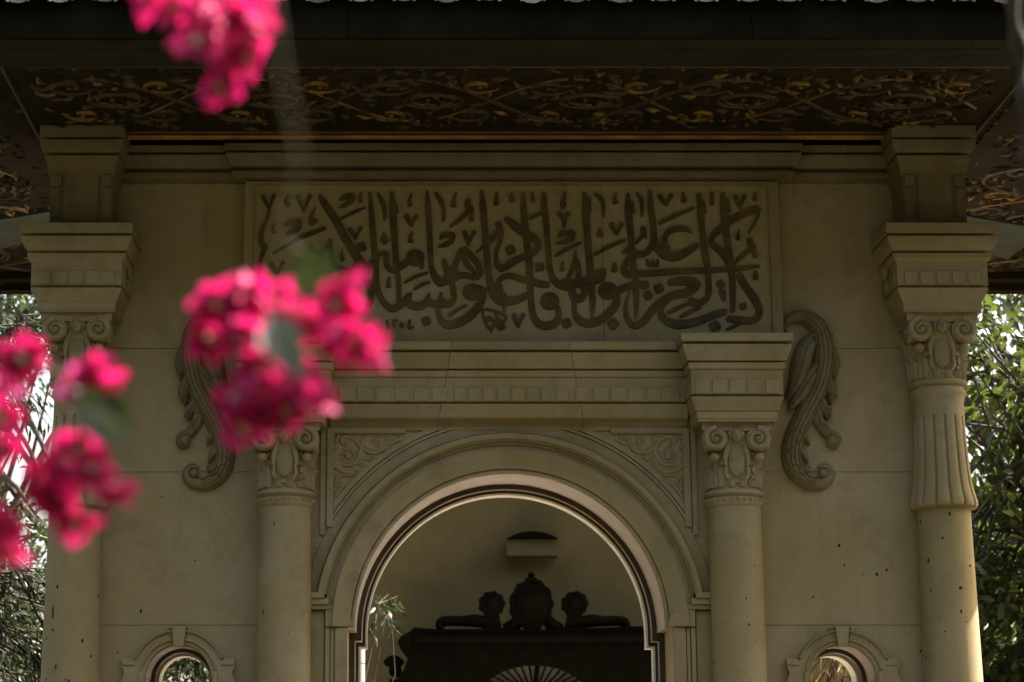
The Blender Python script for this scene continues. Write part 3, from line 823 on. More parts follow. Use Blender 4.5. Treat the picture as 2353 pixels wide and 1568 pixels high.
# tile C
st('C',[(240,300),(210,390),(222,470)],[24,56,105]); st('C',[(490,400),(700,290),(895,228)],[50,62,36]); st('C',[(650,520),(800,430),(925,392)],[36,70,56])
st('C',[(560,590),(530,720),(700,800),(900,745),(1050,775),(1250,775)],[40,130,120,120,120,110]); st('C',[(922,580),(880,710)],[40,110]); st('C',[(1130,570),(1120,710)],[40,120]); st('C',[(560,800),(720,835),(860,785)],[80,100,90])
ring('C',1660,560,78,160); st('C',[(1740,470),(1900,545)],[90,100]); st('C',[(1840,520),(1850,620),(1790,780),(1640,960),(1450,1080),(1270,1125),(1135,1060),(1075,920),(1062,790)],[90,126,136,160,156,140,118,84,50])
st('C',[(1270,970),(1400,870),(1570,780)],[60,62,36]); dot('C',870,1060,90)
st('C',[(285,1055),(330,1060),(375,1045)],[44,50,40]); st('C',[(305,1060),(315,1200)],[56,30]); dot('C',440,1130,52,40); st('C',[(585,1045),(572,1175),(650,1165)],[50,62,36]); st('C',[(185,1060),(215,1195)],[52,34])
st('C',[(1810,880),(1930,860),(2100,905),(2240,975),(2205,1080),(2110,1010),(2050,900)],[36,46,44,52,50,44,36]); st('C',[(1840,900),(1880,1060),(1960,1180),(2100,1110),(2220,1160),(2160,1205),(2100,1150)],[40,52,56,56,50,46,36])
st('C',[(1900,1010),(2000,1020),(2060,1120)],[50,60,56]); st('C',[(2010,1180),(1985,1255)],[34,22]); dot('C',1940,1025,50); dot('C',2110,1070,56)
st('C',[(2070,520),(2120,370),(2240,290),(2360,290),(2514,340),(2714,385),(2864,430),(2990,430)],[70,90,104,104,110,120,124,100])
st('C',[(2000,560),(2080,650),(2210,705),(2360,710),(2500,670),(2614,610)],[120,160,170,150,120,110]); st('C',[(2225,740),(2220,905)],[110,16]); st('C',[(2140,420),(2150,560),(2210,650)],[70,110,130])
# tile D
st('D',[(130,160),(135,300)],[24,128]); st('D',[(330,165),(340,480),(380,900),(435,1384),(450,1680),(465,1980),(485,2190),(530,2340),(630,2440),(760,2456),(895,2400),(945,2270),(920,2130)],[64,118,124,124,110,110,112,120,140,146,130,106,90])
ring('E',790,720,82,165)
st('D',[(495,150),(490,250),(502,305)],[24,66,100]); st('D',[(690,165),(692,400),(730,700),(762,1100),(782,1384),(825,1590),(905,1715),(1035,1780),(1200,1780)],[50,108,100,100,98,106,126,140,140])
st('D',[(450,610),(540,560),(655,512)],[48,62,36]); st('D',[(25,600),(180,730),(340,850),(520,950),(595,1050),(580,1135),(450,1230),(250,1300),(50,1390)],[90,150,150,140,104,104,120,110,100])
st('E',[(-130,0),(-120,90),(-60,150),(30,130),(150,60),(300,-20)],[76,100,120,120,110,90]); dot('D',110,1150,95,28)
st('D',[(1050,150),(1030,280),(1022,370),(1010,450)],[24,80,116,16]); st('D',[(940,510),(1040,620),(1030,765)],[84,90,44]); st('D',[(1115,510),(1060,600)],[100,50])
st('D',[(945,930),(1020,860),(1200,850),(1150,950),(1040,1010),(905,1042)],[50,100,64,124,84,24]); st('D',[(890,1250),(1100,1130),(1335,1018)],[50,72,44])
st('D',[(1390,165),(1410,480),(1440,900),(1480,1384),(1500,1680),(1530,1980),(1530,2180),(1520,2340)],[50,128,118,118,130,106,86,20]); st('D',[(1435,270),(1505,490)],[110,26])
st('D',[(1575,175),(1690,290),(1722,420),(1722,580)],[54,82,68,26]); st('D',[(1950,155),(1910,260),(1926,340)],[24,46,100]); st('D',[(1648,775),(1660,900)],[24,138]); vee('D',1850,700,2040,690,1950,895,95)
st('D',[(1565,1230),(1800,1100),(2095,978)],[48,72,48]); st('D',[(2140,175),(2150,480),(2190,900),(2230,1384),(2270,1680),(2290,2080),(2278,2340)],[50,136,108,108,116,88,24]); st('D',[(2190,330),(2255,510)],[110,26]); st('D',[(2045,1205),(2150,1120)],[50,66])
# tile E
dot('E',615,130,92,10); st('E',[(1022,35),(1000,130),(1012,180)],[24,58,90]); st('E',[(1232,-150),(1218,50),(1140,250),(1100,350)],[30,96,80,80]); st('E',[(1240,-20),(1290,150),(1282,300)],[80,86,100])
st('E',[(1000,400),(1250,410),(1450,345),(1600,260),(1720,190)],[140,170,150,140,110]); st('E',[(1725,170),(1690,320),(1580,385)],[90,116,84]); st('E',[(1180,430),(1180,590),(1300,680),(1400,570),(1340,450)],[140,130,140,110,90])
ring('E',1790,540,84,160); st('E',[(1950,600),(1930,780),(1800,930),(1650,1050),(1450,1100),(1290,1040),(1220,900),(1212,750),(1175,600)],[120,138,150,150,150,126,88,80,90])
st('E',[(1930,545),(2050,500),(2200,450),(2360,420)],[110,120,120,110]); dot('E',1080,1100,95,25); dot('E',1890,1110,105,40); st('E',[(1912,45),(1905,190)],[20,138])
st('E',[(2200,-130),(2110,80),(2070,180),(2130,255),(2260,250)],[110,110,120,130,120]); st('E',[(2170,560),(2110,750),(2110,950),(2180,1095),(2280,1135),(2414,1060),(2544,900),(2694,740),(2914,610),(3114,570)],[36,60,88,108,128,138,140,130,120,110])
vee('E',170,950,335,945,250,1165,95)
# tile F
st('F',[(75,165),(150,270),(170,400),(170,570)],[50,80,60,46]); st('F',[(305,105),(320,400),(360,700),(380,950),(430,1100),(560,1230),(720,1268),(900,1210),(1135,1065)],[50,108,108,118,140,160,166,146,80])
st('F',[(1045,855),(920,795),(790,785),(650,825),(565,930),(565,1050),(625,1150)],[14,86,108,106,100,100,116]); vee('F',470,210,680,200,595,385,100,48); st('F',[(880,160),(895,310)],[34,118])
st('F',[(470,690),(750,560),(1065,428)],[60,72,46]); st('F',[(1150,185),(1180,480),(1220,900),(1260,1200),(1292,1384),(1322,1680),(1312,1930),(1215,2040),(1060,2060),(1000,2000)],[64,118,100,116,110,100,100,110,130,110]); st('F',[(1200,330),(1275,510)],[130,30])
st('F',[(1380,150),(1376,355)],[56,88]); st('F',[(1562,165),(1590,450),(1620,800),(1660,1100),(1692,1384),(1720,1560)],[60,146,128,120,140,130]); st('F',[(1620,280),(1695,490)],[110,26])
st('F',[(2190,435),(1950,520),(1700,650),(1500,810),(1392,930),(1382,1030),(1480,1125),(1600,1250),(1690,1390)],[110,130,130,126,98,108,130,130,140]); st('F',[(2190,430),(2150,620),(2020,855)],[80,68,24])
vee('F',1780,220,1950,210,1870,435); st('F',[(2132,165),(2125,280)],[34,100]); st('F',[(1852,805),(1820,920),(1846,960)],[18,58,84]); st('F',[(2050,965),(2030,1020),(2090,1100),(2110,1200),(2140,1265)],[100,100,110,66,98]); st('F',[(2060,1120),(1900,1260),(1750,1390)],[80,80,56])
st('F',[(190,760),(200,850),(240,945)],[96,110,24]); st('F',[(185,890),(75,1030)],[84,56]); st('F',[(-20,1390),(60,1235),(200,1220),(320,1120),(362,1000)],[130,116,106,106,90])
# tile G
st('G',[(-60,255),(300,240),(800,205),(1300,190),(1800,160),(2200,118)],[104,110,100,92,90,40]); st('G',[(262,0),(272,95),(345,85),(360,10)],[44,54,50,40]); st('G',[(350,90),(430,100),(445,0)],[50,56,40])
dot('G',220,440,85,12); dot('G',460,500,95,22); dot('G',270,620,90,25); st('G',[(640,400),(800,375),(1000,375),(1125,430),(1010,530),(880,600)],[110,150,160,140,160,140])
st('G',[(900,600),(700,640),(560,760),(492,900),(560,1030),(720,1110),(900,1112),(1150,1060),(1400,960),(1620,890)],[100,108,90,100,128,150,150,140,128,100])
st('G',[(620,920),(780,840),(965,755)],[60,72,44]); st('G',[(825,995),(980,910),(1185,825)],[46,72,44]); st('G',[(1725,200),(1740,500),(1740,900)],[110,110,80])
st('G',[(1850,250),(1950,450),(2100,650),(2190,830),(2180,980),(2050,1050),(1850,1040),(1650,1020)],[120,130,140,128,120,108,120,100]); dot('G',1530,425,85,30); st('G',[(1555,540),(1590,710)],[140,60])
st('G',[(2140,195),(2132,330)],[34,116]); dot('G',1920,810,72,20); dot('G',1430,1150,105,35); st('G',[(1640,1205),(1860,1105)],[40,56])
mb = MB()
for i, (t, pts, wd) in enumerate(S):
    ox, oy, sc = T[t]
    def cv(p): return at((ox + p[0]/sc)/1.08797, (oy + p[1]/sc)/1.08797, YN)
    pw = PX/(sc*1.08797)*1.03
    h = .0095 + i*.000022
    if pts == 'disc':
        x, y, r, rot = wd; c0_ = cv((x, y))
        mb.prism([(c0_[0] + r*pw*math.cos(2*PI*j/20)*(1.04 if j % 3 else 1), c0_[1] + r*pw*.96*math.sin(2*PI*j/20)) for j in range(20)], YN - h, YN + .004)
    elif pts == 'dot':
        x, y, r, rot = wd
        c0_ = cv((x, y)); q = []
        for j in range(4):
            for e in (-12, 12):
                a = R(rot + 45 + 90*j + e); q.append((c0_[0] + r*pw*math.cos(a), c0_[1] + r*pw*math.sin(a)))
        mb.prism(q, YN - h, YN + .004)
    else:
        mb.ribbon([cv(p) for p in pts], [w_*pw for w_ in wd], YN, h)
mb.build('lettering', M['letter'], ins, 0)

# ---- S-scroll brackets beside the entablature blocks
def bracket(sgn):
    mb = MB()
    def q(px, py):
        u, v = (1700 + px/3.137)/1.08797, (760 + py/3.137)/1.08797
        x, z = at(u, v, -.02); return (sgn*x, z)
    s2 = PX/(3.137*1.08797)
    main = [(815,190),(850,125),(960,100),(1075,170),(1125,320),(1125,500),(1080,670),(1000,830),(925,980),(880,1130),(890,1270),(960,1375),(1060,1415),(1150,1390),(1182,1325),(1145,1275),(1090,1290)]
    mw = [24,42,60,76,84,84,82,80,82,84,80,66,54,46,38,28,18]
    mh = [.03,.05,.06,.075,.09,.09,.085,.075,.065,.06,.06,.055,.05,.045,.04,.035,.03]
    mb.relief([q(*p) for p in main], [a*s2 for a in mw], mh, 0, 12)
    for off, rr in ((-.6, 8), (-.2, 8), (.2, 8), (.6, 8)):          # ribs along the back
        pts = []; hh = []
        for i, p in enumerate(main[2:13]):
            p0 = main[i+1]; p1 = main[i+3]; dx, dy = p1[0]-p0[0], p1[1]-p0[1]; L = math.hypot(dx, dy)
            pts.append(q(p[0] - dy/L*off*mw[i+2], p[1] + dx/L*off*mw[i+2])); hh.append(mh[i+2]*math.sqrt(1-off*off) + .008)
        mb.relief(pts, rr*s2, hh, 0, 6)
    lv_ = [([(1090,240),(1000,330),(950,470),(905,630),(830,750)], [34,80,86,66,10], .085), ([(1090,470),(1015,600),(935,720),(850,835)], [36,74,70,9], .085), ([(1050,690),(980,790),(925,860)], [40,50,9], .07),
           ([(1100,290),(1165,360),(1212,470),(1205,610)], [46,62,48,9], .065), ([(1100,520),(1155,615),(1192,700),(1178,790)], [46,60,46,9], .07), ([(1050,700),(1108,790),(1152,850),(1150,908)], [44,56,40,9], .06),
           ([(1020,110),(1100,160),(1160,240),(1180,330)], [28,40,34,8], .06),
           ([(930,1000),(985,1045),(1015,1110)], [30,34,7], .055), ([(905,1120),(975,1180),(1005,1250)], [32,34,7], .055), ([(935,1280),(990,1305),(1020,1275)], [30,28,7], .05),
           ([(1060,800),(1090,920),(1150,1010),(1220,1050),(1215,1105),(1160,1100)], [60,50,44,42,34,20], .06), ([(1080,930),(1130,950),(1165,990)], [24,24,6], .07), ([(850,125),(810,180),(830,240),(880,250)], [24,26,24,12], .05)]
    rb = random.Random(9 + sgn)
    for pts, hw, ht in [l_ for l_ in lv_ if len(l_[0]) > 3] + [(main[3:12], mw[3:12], .07)]:
        sm_, sw_ = smooth(pts, [(a,) for a in hw], 2)
        for i in range(1, len(sm_)-1):
            dx, dy = sm_[i+1][0]-sm_[i-1][0], sm_[i+1][1]-sm_[i-1][1]; a_ = math.atan2(dy, dx)
            for sd in (-1, 1):
                if rb.random() < .25: continue
                b_ = a_ + sd*rb.uniform(.45, .95); L_ = sw_[i][0]*rb.uniform(1.0, 1.22)
                x_, y_ = sm_[i]
                mb.relief([q(x_, y_), q(x_ + L_*.6*math.cos(b_), y_ + L_*.6*math.sin(b_)), q(x_ + L_*math.cos(b_ - .2*sd), y_ + L_*math.sin(b_ - .2*sd))], [10*s2, rb.uniform(15, 24)*s2, 5*s2], [ht*.95, ht*rb.uniform(.75, 1.0), ht*.35], 0, 6, sm=3)
    for pts, hw, ht in lv_:
        mb.relief([q(*p) for p in pts], [a*s2 for a in hw], [ht*(.75 + .25*math.sin(PI*i/max(1, len(pts)-1))) for i in range(len(pts))], 0, 8)
        if len(pts) > 3: mb.relief([q(*p) for p in pts], [max(4, a*.12)*s2 for a in hw], [ht*(.75 + .25*math.sin(PI*i/max(1, len(pts)-1))) + .008 for i in range(len(pts))], 0, 6)
    mb.ball((q(1190,1075)[0], -.03, q(1190,1075)[1]), 50*s2, .04, 50*s2, 14)
    mb.ball((q(1120,1330)[0], -.03, q(1120,1330)[1]), 38*s2, .035, 38*s2, 14)
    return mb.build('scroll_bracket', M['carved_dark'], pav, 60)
for sgn in (-1, 1): bracket(sgn)

# ---- small side windows: eared surround with keystone, dark ring, pale ring
for sgn in (-1, 1):
    wn = empty('side_window'); wn.parent = pav
    cx = sgn*xw; mb = MB()
    def e(du, v): return (cx + du*k, Z(v, -.02))
    right = [(150, 1640), (142, 1600), (133, 1570), (124, 1550), (124, 1545), (129, 1533), (129, 1514), (103, 1514)]
    outer = [e(*p) for p in right] + arc(cx, zw, 108*k, 20, 160, 30) + [e(-a, b) for a, b in reversed(right)]
    inner = [(cx - RW - .004, outer[-1][1])] + list(reversed(arc(cx, zw, RW + .004, 0, 180, 36))) + [(cx + RW + .004, outer[0][1])]
    mb.prism(outer + inner, -.042, .01)
    pa = list(reversed(arc(cx, zw, 84*k, 12, 168, 40)))
    mb.face(pa, [(0, 0), (0, .043), (2*k, .052), (5*k, .052), (6*k, .043), (6*k, 0)], -.002)
    pa = list(reversed(arc(cx, zw, 104*k, 24, 156, 40)))
    mb.face(pa, [(0, 0), (0, .044), (2*k, .056), (6*k, .056), (7*k, 0)], -.002)
    for sg in (-1, 1):
        a, b = sorted((cx + sg*100*k, cx + sg*126*k)); mb.box(a, b, -.050, .0, Z(1530, 0), Z(1526, 0))
        a, b = sorted((cx + sg*80*k, cx + sg*90*k)); mb.box(a, b, -.052, .0, Z(1640, 0), Z(1545, 0))
    mb.build('surround', M['stone'], wn)
    mb = MB()
    mb.prism([(cx - 16*k, Z(1442, 0)), (cx + 16*k, Z(1442, 0)), (cx + 11*k, Z(1488, 0)), (cx - 11*k, Z(1488, 0))], -.062, .0)
    for sg in (-1, 1):
        mb.relief([(cx + sg*20*k, Z(1444, 0)), (cx + sg*24*k, Z(1452, 0)), (cx + sg*18*k, Z(1464, 0)), (cx + sg*15*k, Z(1478, 0))], [5*k, 6*k, 4*k, 3*k], .054, 0)
    mb.build('keystone', M['stone'], wn)
    def ringm(r_out, r_in, y0, y1, mat, name):
        m2 = MB()
        path = [(cx - r_out, .92)] + list(reversed(arc(cx, zw, r_out, 0, 180, 40))) + [(cx + r_out, .92)]
        m2.face(path, [(0, 0), (0, y1-y0), (-(r_out-r_in), y1-y0), (-(r_out-r_in), 0)], y1)
        return m2.build(name, mat, wn)
    m2 = MB(); m2.face(list(reversed(arc(cx, zw, RW, 0, 180, 40))), [(-.003, 0), (-.003, .22), (.003, .22), (.003, 0)], .21); m2.build('lining', M['lining'], wn, 30)
    ringm(RW + .003, RW - .024, .20, .26, M['frame_wood'], 'window_frame')
    ringm(RW + .003, RW - .036, .30, .44, M['pale_trim'], 'inner_reveal')

# ---- arched wooden frame set deep in the main arch
fr = empty('arch_frame'); fr.parent = pav
def frame_path(ro):
    return [(XA - (JM - (RA - ro)), 0), (XA - (JM - (RA - ro)), zs - .004 - (RA-ro)*1.3), (XA - ro, zs - .004 - (RA-ro)*1.3)] + list(reversed(arc(XA, zs, ro, 0, 180, 64))) + \
           [(XA + ro, zs - .004 - (RA-ro)*1.3), (XA + (JM - (RA - ro)), zs - .004 - (RA-ro)*1.3), (XA + (JM - (RA - ro)), 0)]
def fband(ro, wd_, y0, y1, mat, name):
    m2 = MB(); m2.face(frame_path(ro), [(0, 0), (0, y1-y0), (-wd_, y1-y0), (-wd_, 0)], y1); return m2.build(name, mat, fr)
fband(RA + .002, .0335, .34, .44, M['frame_wood'], 'wood_band')
fband(RA - .0315, .006, .335, .445, M['pale_trim'], 'bead')
fband(RA - .0375, .016, .36, .44, M['frame_wood'], 'wood_band')
fband(RA - .0535, .011, .345, .445, M['pale_trim'], 'bead')

# ---- eaves: carved and gilded ceiling, plain outer boards, fascia, roof tiles
EX = 4.5; YE = -1.75; YBK = 3.26; YCV = -1.36
mb = MB()
mb.box(-EX, EX, YE, YBK, z_sof, z_sof + .05)
mb.build('eave_ceiling', M['dark_wood'], pav, 0)
mb = MB()
for r_, (ya, yb) in enumerate(((YE, YE + .128), (YE + .131, YE + .259), (YE + .262, YCV))):
    x = -EX
    while x < EX - .3:
        x2 = min(EX, x + random.uniform(1.1, 1.9)); mb.box(x, x2 - .003, ya, yb, z_sof - .028 + random.uniform(-.003, .003), z_sof - .002); x = x2
mb.build('outer_board', M['eave_paint'], pav, 0)
mb = MB(); zf1 = Z(9, YE)
x = -EX
while x < EX - .3:
    x2 = min(EX, x + random.uniform(1.3, 2.3)); mb.box(x, x2 - .003, YE - .03 + random.uniform(-.003, .003), YE - .001, z_sof - .030 + random.uniform(-.004, .002), zf1 + .02); x = x2
mb.build('fascia', M['fascia'], pav, 0)
mb = MB()
mb.box(-EX, EX, YBK - .12, YBK, z_sof - .10, z_sof - .001); mb.box(-EX, EX, YBK - .26, YBK - .15, z_sof - .05, z_sof - .001)
for sx in (-1, 1): mb.box(*sorted((sx*EX, sx*(EX-.12))), YE + .3, YBK - .27, z_sof - .12, z_sof - .001)
mb.build('eave_beam', M['dark_wood'], pav, 0)
mb = MB()
mb.box(-2.27, 2.27, -.138, -.110, z_sof - .017, z_sof + .001)
mb.build('gilded_edge', M['copper'], pav, 0)
# grey painted planks of the side ceilings
for sx in (-1, 1):
    mb = MB()
    quad = [(sx*2.62, 1.22), (sx*3.6, 1.75), (sx*3.6, 2.55), (sx*2.78, 1.70)]
    mb.add([(x, y, z_sof - .03) for x, y in quad] + [(x, y, z_sof - .001) for x, y in quad], [(0,1,2,3),(4,5,6,7),(0,1,5,4),(1,2,6,5),(2,3,7,6),(3,0,4,7)])
    mb.build('ceiling_plank', M['grey_paint'], pav, 0)

# carving of the ceiling: scrolls, leaves and long curves on the underside
def under(mb, pts, rad, fl=.6, sm=5):
    p2, v2 = smooth([(a, b) for a, b in pts], [(r_,) for r_ in lst(rad, len(pts))], sm)
    n = len(p2); vs = []; m = 6
    for i in range(n):
        p0 = p2[max(0, i-1)]; p1 = p2[min(n-1, i+1)]
        dx, dy = p1[0]-p0[0], p1[1]-p0[1]; L = math.hypot(dx, dy) or 1
        for kq in range(m):
            t = PI*kq/(m-1)
            vs.append((p2[i][0] - dy/L*math.cos(t)*v2[i][0], p2[i][1] + dx/L*math.cos(t)*v2[i][0], z_sof - math.sin(t)*v2[i][0]*fl*1.6 - .0005))
    fs = [(i*m+q, (i+1)*m+q, (i+1)*m+q+1, i*m+q+1) for i in range(n-1) for q in range(m-1)]
    mb.add(vs, fs)
def spiral(cx, cy, r, a0, turns, n=16):
    return [(cx + r*(1-.8*i/n)*math.cos(a0 + turns*2*PI*i/n), cy + r*(1-.8*i/n)*math.sin(a0 + turns*2*PI*i/n)) for i in range(n+1)]
rc = random.Random(3)
def carving(ox, oy, ax, L, H, name):
    """band of rinceau carving L long and H deep; ax = 0 runs along x, 1 along y; gilt, bare wood and bronzed wood"""
    parts = [MB(), MB(), MB()]                   # gilt, dark, bronze
    def m(p): return (ox + p[0], oy + p[1]) if ax == 0 else (ox + p[1], oy + p[0])
    def rib(w_, pts, rad, fl=.85, sm=4): under(parts[w_], [m(p) for p in pts], rad, fl, sm)
    def bead(w_, p, r_): q_ = m(p); parts[w_].ball((q_[0], q_[1], z_sof - r_*.4), r_, r_, r_, 8)
    T = .86; n = max(1, round(L/T)); T = L/n; A_ = H*.30
    for sgw, w_ in ((1, 0), (-1, 2)):            # two stems waving against each other
        pts = [(-L/2 + T*i/8, sgw*A_*math.sin(2*PI*(i/8)/2 + .4)) for i in range(8*n + 1)]
        rib(w_, pts, .008 if w_ == 0 else .013, .9, 2)
    for i in range(n):
        cx = -L/2 + T*(i + .5)
        for (dx, dy, r_, t_, w_) in [(-.24, -.22, .13, 1.25, 2), (.22, .24, .13, -1.25, 2), (.25, -.24, .115, 1.1, 0), (-.23, .25, .115, -1.1, 0), (0, .33, .085, 1.1, 1), (0, -.33, .085, -1.1, 1)]:
            dx *= T/.86; dy *= H/1.2; a0 = rc.uniform(0, .5) + (0 if t_ > 0 else PI)
            sp_ = spiral(cx + dx, dy, r_, a0, t_, 14)
            rib(w_, sp_, [.004 + .011*math.sin(PI*j/14) for j in range(15)], .9, 2)
            bead(w_, (cx + dx, dy), .016)
            for j in range(9):                     # leaves set round each scroll
                an = a0 + j*2*PI/9; e0 = r_*.98; e1 = r_*rc.uniform(1.35, 1.75)
                rib(2 if rc.random() < .45 else 1 if rc.random() < .72 else 0, [(cx + dx + e0*math.cos(an), dy + e0*math.sin(an)), (cx + dx + (e0+e1)/2*math.cos(an + .16), dy + (e0+e1)/2*math.sin(an + .16)), (cx + dx + e1*math.cos(an + .42), dy + e1*math.sin(an + .42))],
                    [.003, rc.uniform(.013, .021), .002], .9, 3)
        # oval boss in the middle of each unit
        for rr, w_, th in ((.13, 2, .012), (.095, 0, .006)):
            rib(w_, [(cx + rr*1.25*math.cos(2*PI*j/14), rr*.8*math.sin(2*PI*j/14)) for j in range(15)], th, .9, 2)
        for j in range(6): bead(1 if j % 2 else 2, (cx + .055*math.cos(j*PI/3), .038*math.sin(j*PI/3)), .018)
        for q in range(46):                        # foliage filling the ground
            px, py = cx + rc.uniform(-.5, .5)*T, rc.uniform(-.44, .44)*H; an = rc.choice((0, PI)) + rc.uniform(-.8, .8); l_ = rc.uniform(.04, .10)
            rib(1 if rc.random() < .62 else 2, [(px, py), (px + l_*.5*math.cos(an), py + l_*.5*math.sin(an)), (px + l_*math.cos(an + .4), py + l_*math.sin(an + .4))], [.003, rc.uniform(.008, .016), .002], .9, 2)
    for yy in (-.475*H, .475*H):
        rib(2, [(-L/2, yy), (0, yy), (L/2, yy)], .012, .9, 2)
    for j in range(int(L/.075)): bead(1 if j % 3 else 2, (-L/2 + .0375 + j*.075, -.44*H), .014)
    mm = MB()
    for i, p in enumerate(parts): mm.add(p.v, p.f, i)
    mm.build(name, [M['gilt'], M['dark_wood'], M['bronze']], pav, 60, recalc=False)
carving(0, (YCV - .16)/2 - .0, 0, 5.1, -YCV - .20, 'front_carving')
for sx in (-1, 1): carving(sx*3.42, (YCV + 2.95)/2, 1, 2.95 - YCV - .06, 1.6, 'side_carving')

# roof: hipped, clad with rows of barrel tiles
mb = MB()
zr = zf1 + .03
ridge_z = zr + 1.5
vs = [(-EX, YE-.02, zr), (EX, YE-.02, zr), (EX, YBK, zr), (-EX, YBK, zr), (-2.2, .9, ridge_z), (2.2, .9, ridge_z)]
mb.add(vs, [(0,1,5,4), (1,2,5), (2,3,4,5), (3,0,4), (0,3,2,1)])
sp_t = .212; nT = int(2*EX/sp_t)
for i in range(nT+1):
    x = -EX + i*sp_t + rc.uniform(-.008, .008)
    yt = YE - .09 + rc.uniform(-.018, .018); slope = (ridge_z - zr)/(.9 - YE)
    ln = min(1.0, max(.15, (EX - abs(x))/(EX-2.2)))*(.9-YE)*.98
    vs = []; m = 9
    for (yy, rr) in ((yt, .062), (yt + ln, .054)):
        for q in range(m):
            t = PI*q/(m-1)
            vs.append((x + rc.uniform(-.002,.002) + rr*math.cos(t), yy, zr + .0 + (yy - YE)*slope + rr*math.sin(t) + (.0 if yy > yt else rc.uniform(-.004, .004))))
    for (yy, rr) in ((yt, .048), (yt + ln, .042)):
        for q in range(m):
            t = PI*q/(m-1)
            vs.append((x + rr*math.cos(t), yy, zr + (yy - YE)*slope + rr*math.sin(t)))
    fs = []
    for b in (0, 2*m):
        fs += [(b+q, b+q+1, b+m+q+1, b+m+q) for q in range(m-1)]
    fs += [(q, q+1, 2*m+q+1, 2*m+q) for q in range(m-1)]
    fs += [(0, m, 3*m, 2*m), (m-1, 2*m-1, 4*m-1, 3*m-1)]
    mb.add(vs, fs)
    # trough tile between, its lip shows under the edge
    xt = x + sp_t/2; vs = []; lz = rc.uniform(-.010, .006)
    for (yy, rr) in ((yt + .01, .066), (yt + ln, .060)):
        for q in range(m):
            t = PI + PI*q/(m-1)
            vs.append((xt + rr*math.cos(t), yy, zr + .044 + lz + (yy - YE)*slope + rr*.75*math.sin(t)))
    for (yy, rr) in ((yt + .01, .066), (yt + ln, .060)):
        for q in range(m):
            t = PI + PI*q/(m-1)
            vs.append((xt + rr*.8*math.cos(t), yy, zr + .044 + lz + .012 + (yy - YE)*slope + rr*.62*math.sin(t)))
    fs = []
    for b in (0, 2*m): fs += [(b+q, b+q+1, b+m+q+1, b+m+q) for q in range(m-1)]
    fs += [(q, q+1, 2*m+q+1, 2*m+q) for q in range(m-1)]
    mb.add(vs, fs)
mb.build('roof', M['tile'], pav, 50)
# rear piers carry the back of the eaves
for sx in (-1, 1):
    mb = MB(); mb.box(sx*2.74-.16, sx*2.74+.16, 2.75, 3.07, 0, z_sof - .002); mb.box(sx*2.74-.2, sx*2.74+.2, 2.71, 3.11, 0, .3)
    mb.build('rear_pier', M['stone'], pav)

# ================================================================== behind the arch
YR = 7.0
rw = empty('rear_building', (0.7, YR, 0)); tag(rw, 'shaded ochre plaster wall of a building seen through the large arch', 'wall')
def off(mb, o): mb.v = [(x - o[0], y - o[1], z - o[2]) for x, y, z in mb.v]; return mb
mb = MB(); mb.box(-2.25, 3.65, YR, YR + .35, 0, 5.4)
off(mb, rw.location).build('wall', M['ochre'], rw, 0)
mb = MB(); mb.box(-2.4, 3.8, YR - .9, YR + .5, 5.402, 5.55); mb.box(-2.4, 3.8, YR - .92, YR - .88, 5.36, 5.60)
off(mb, rw.location).build('roof', M['dark_wood'], rw, 0)

bx_ = MB()
x0, zb0 = at(1165, 1277, YR - .18); x1, zt0 = at(1281, 1240, YR - .18)
bo = empty('wall_box', ((x0+x1)/2, YR, zb0))
xm = (x0+x1)/2; hw_ = (x1-x0)/2
bx_.box(x0, x1, YR - .18, YR - .001, zb0, zt0)
tag(bo, 'small pale box fixed high on the shaded ochre wall above the dark crest', 'wall box')
off(bx_, bo.location).build('case', M['box'], bo, 0)
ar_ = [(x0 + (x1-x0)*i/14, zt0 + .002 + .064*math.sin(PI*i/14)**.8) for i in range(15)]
b2 = MB(); b2.prism(ar_, YR - .24, YR - .002); off(b2, bo.location).build('shadow_arc', M['portal'], bo)  # dark arched solid standing in for the box's shadow on the wall

YD = 6.4
px_c = X(1222, 1400, YD)
po = empty('carved_portal', (px_c, YD, 0)); tag(po, 'near-black carved wooden portal with a crested top behind the arch', 'portal')
def pd(u, v): return at(u, v, YD)
KD = (pd(1300, 1400)[0] - pd(1200, 1400)[0])/100
mb = MB()
sil = [(905, 2300), (905, 1568), (928, 1540), (938, 1510), (922, 1490), (914, 1474), (922, 1462), (940, 1452), (952, 1442), (1010, 1446), (1120, 1445), (1220, 1447), (1330, 1444), (1440, 1440), (1530, 1438), (1540, 1450), (1552, 1468), (1540, 1490), (1525, 1512), (1535, 1545), (1540, 1568), (1540, 2300)]
op = [(1352, 2300), (1352, 1600)] + [(1230 + 122*math.cos(R(a)), 1600 - 72*math.sin(R(a))) for a in range(10, 180, 10)] + [(1108, 1600), (1108, 2300)]
op = list(op)
poly = [pd(u, min(v, 1990)) for u, v in sil] + [pd(u, min(v, 1990)) for u, v in op]
poly = [(x, max(z, 0)) for x, z in poly]
mb.prism(poly, YD, YD + .25)
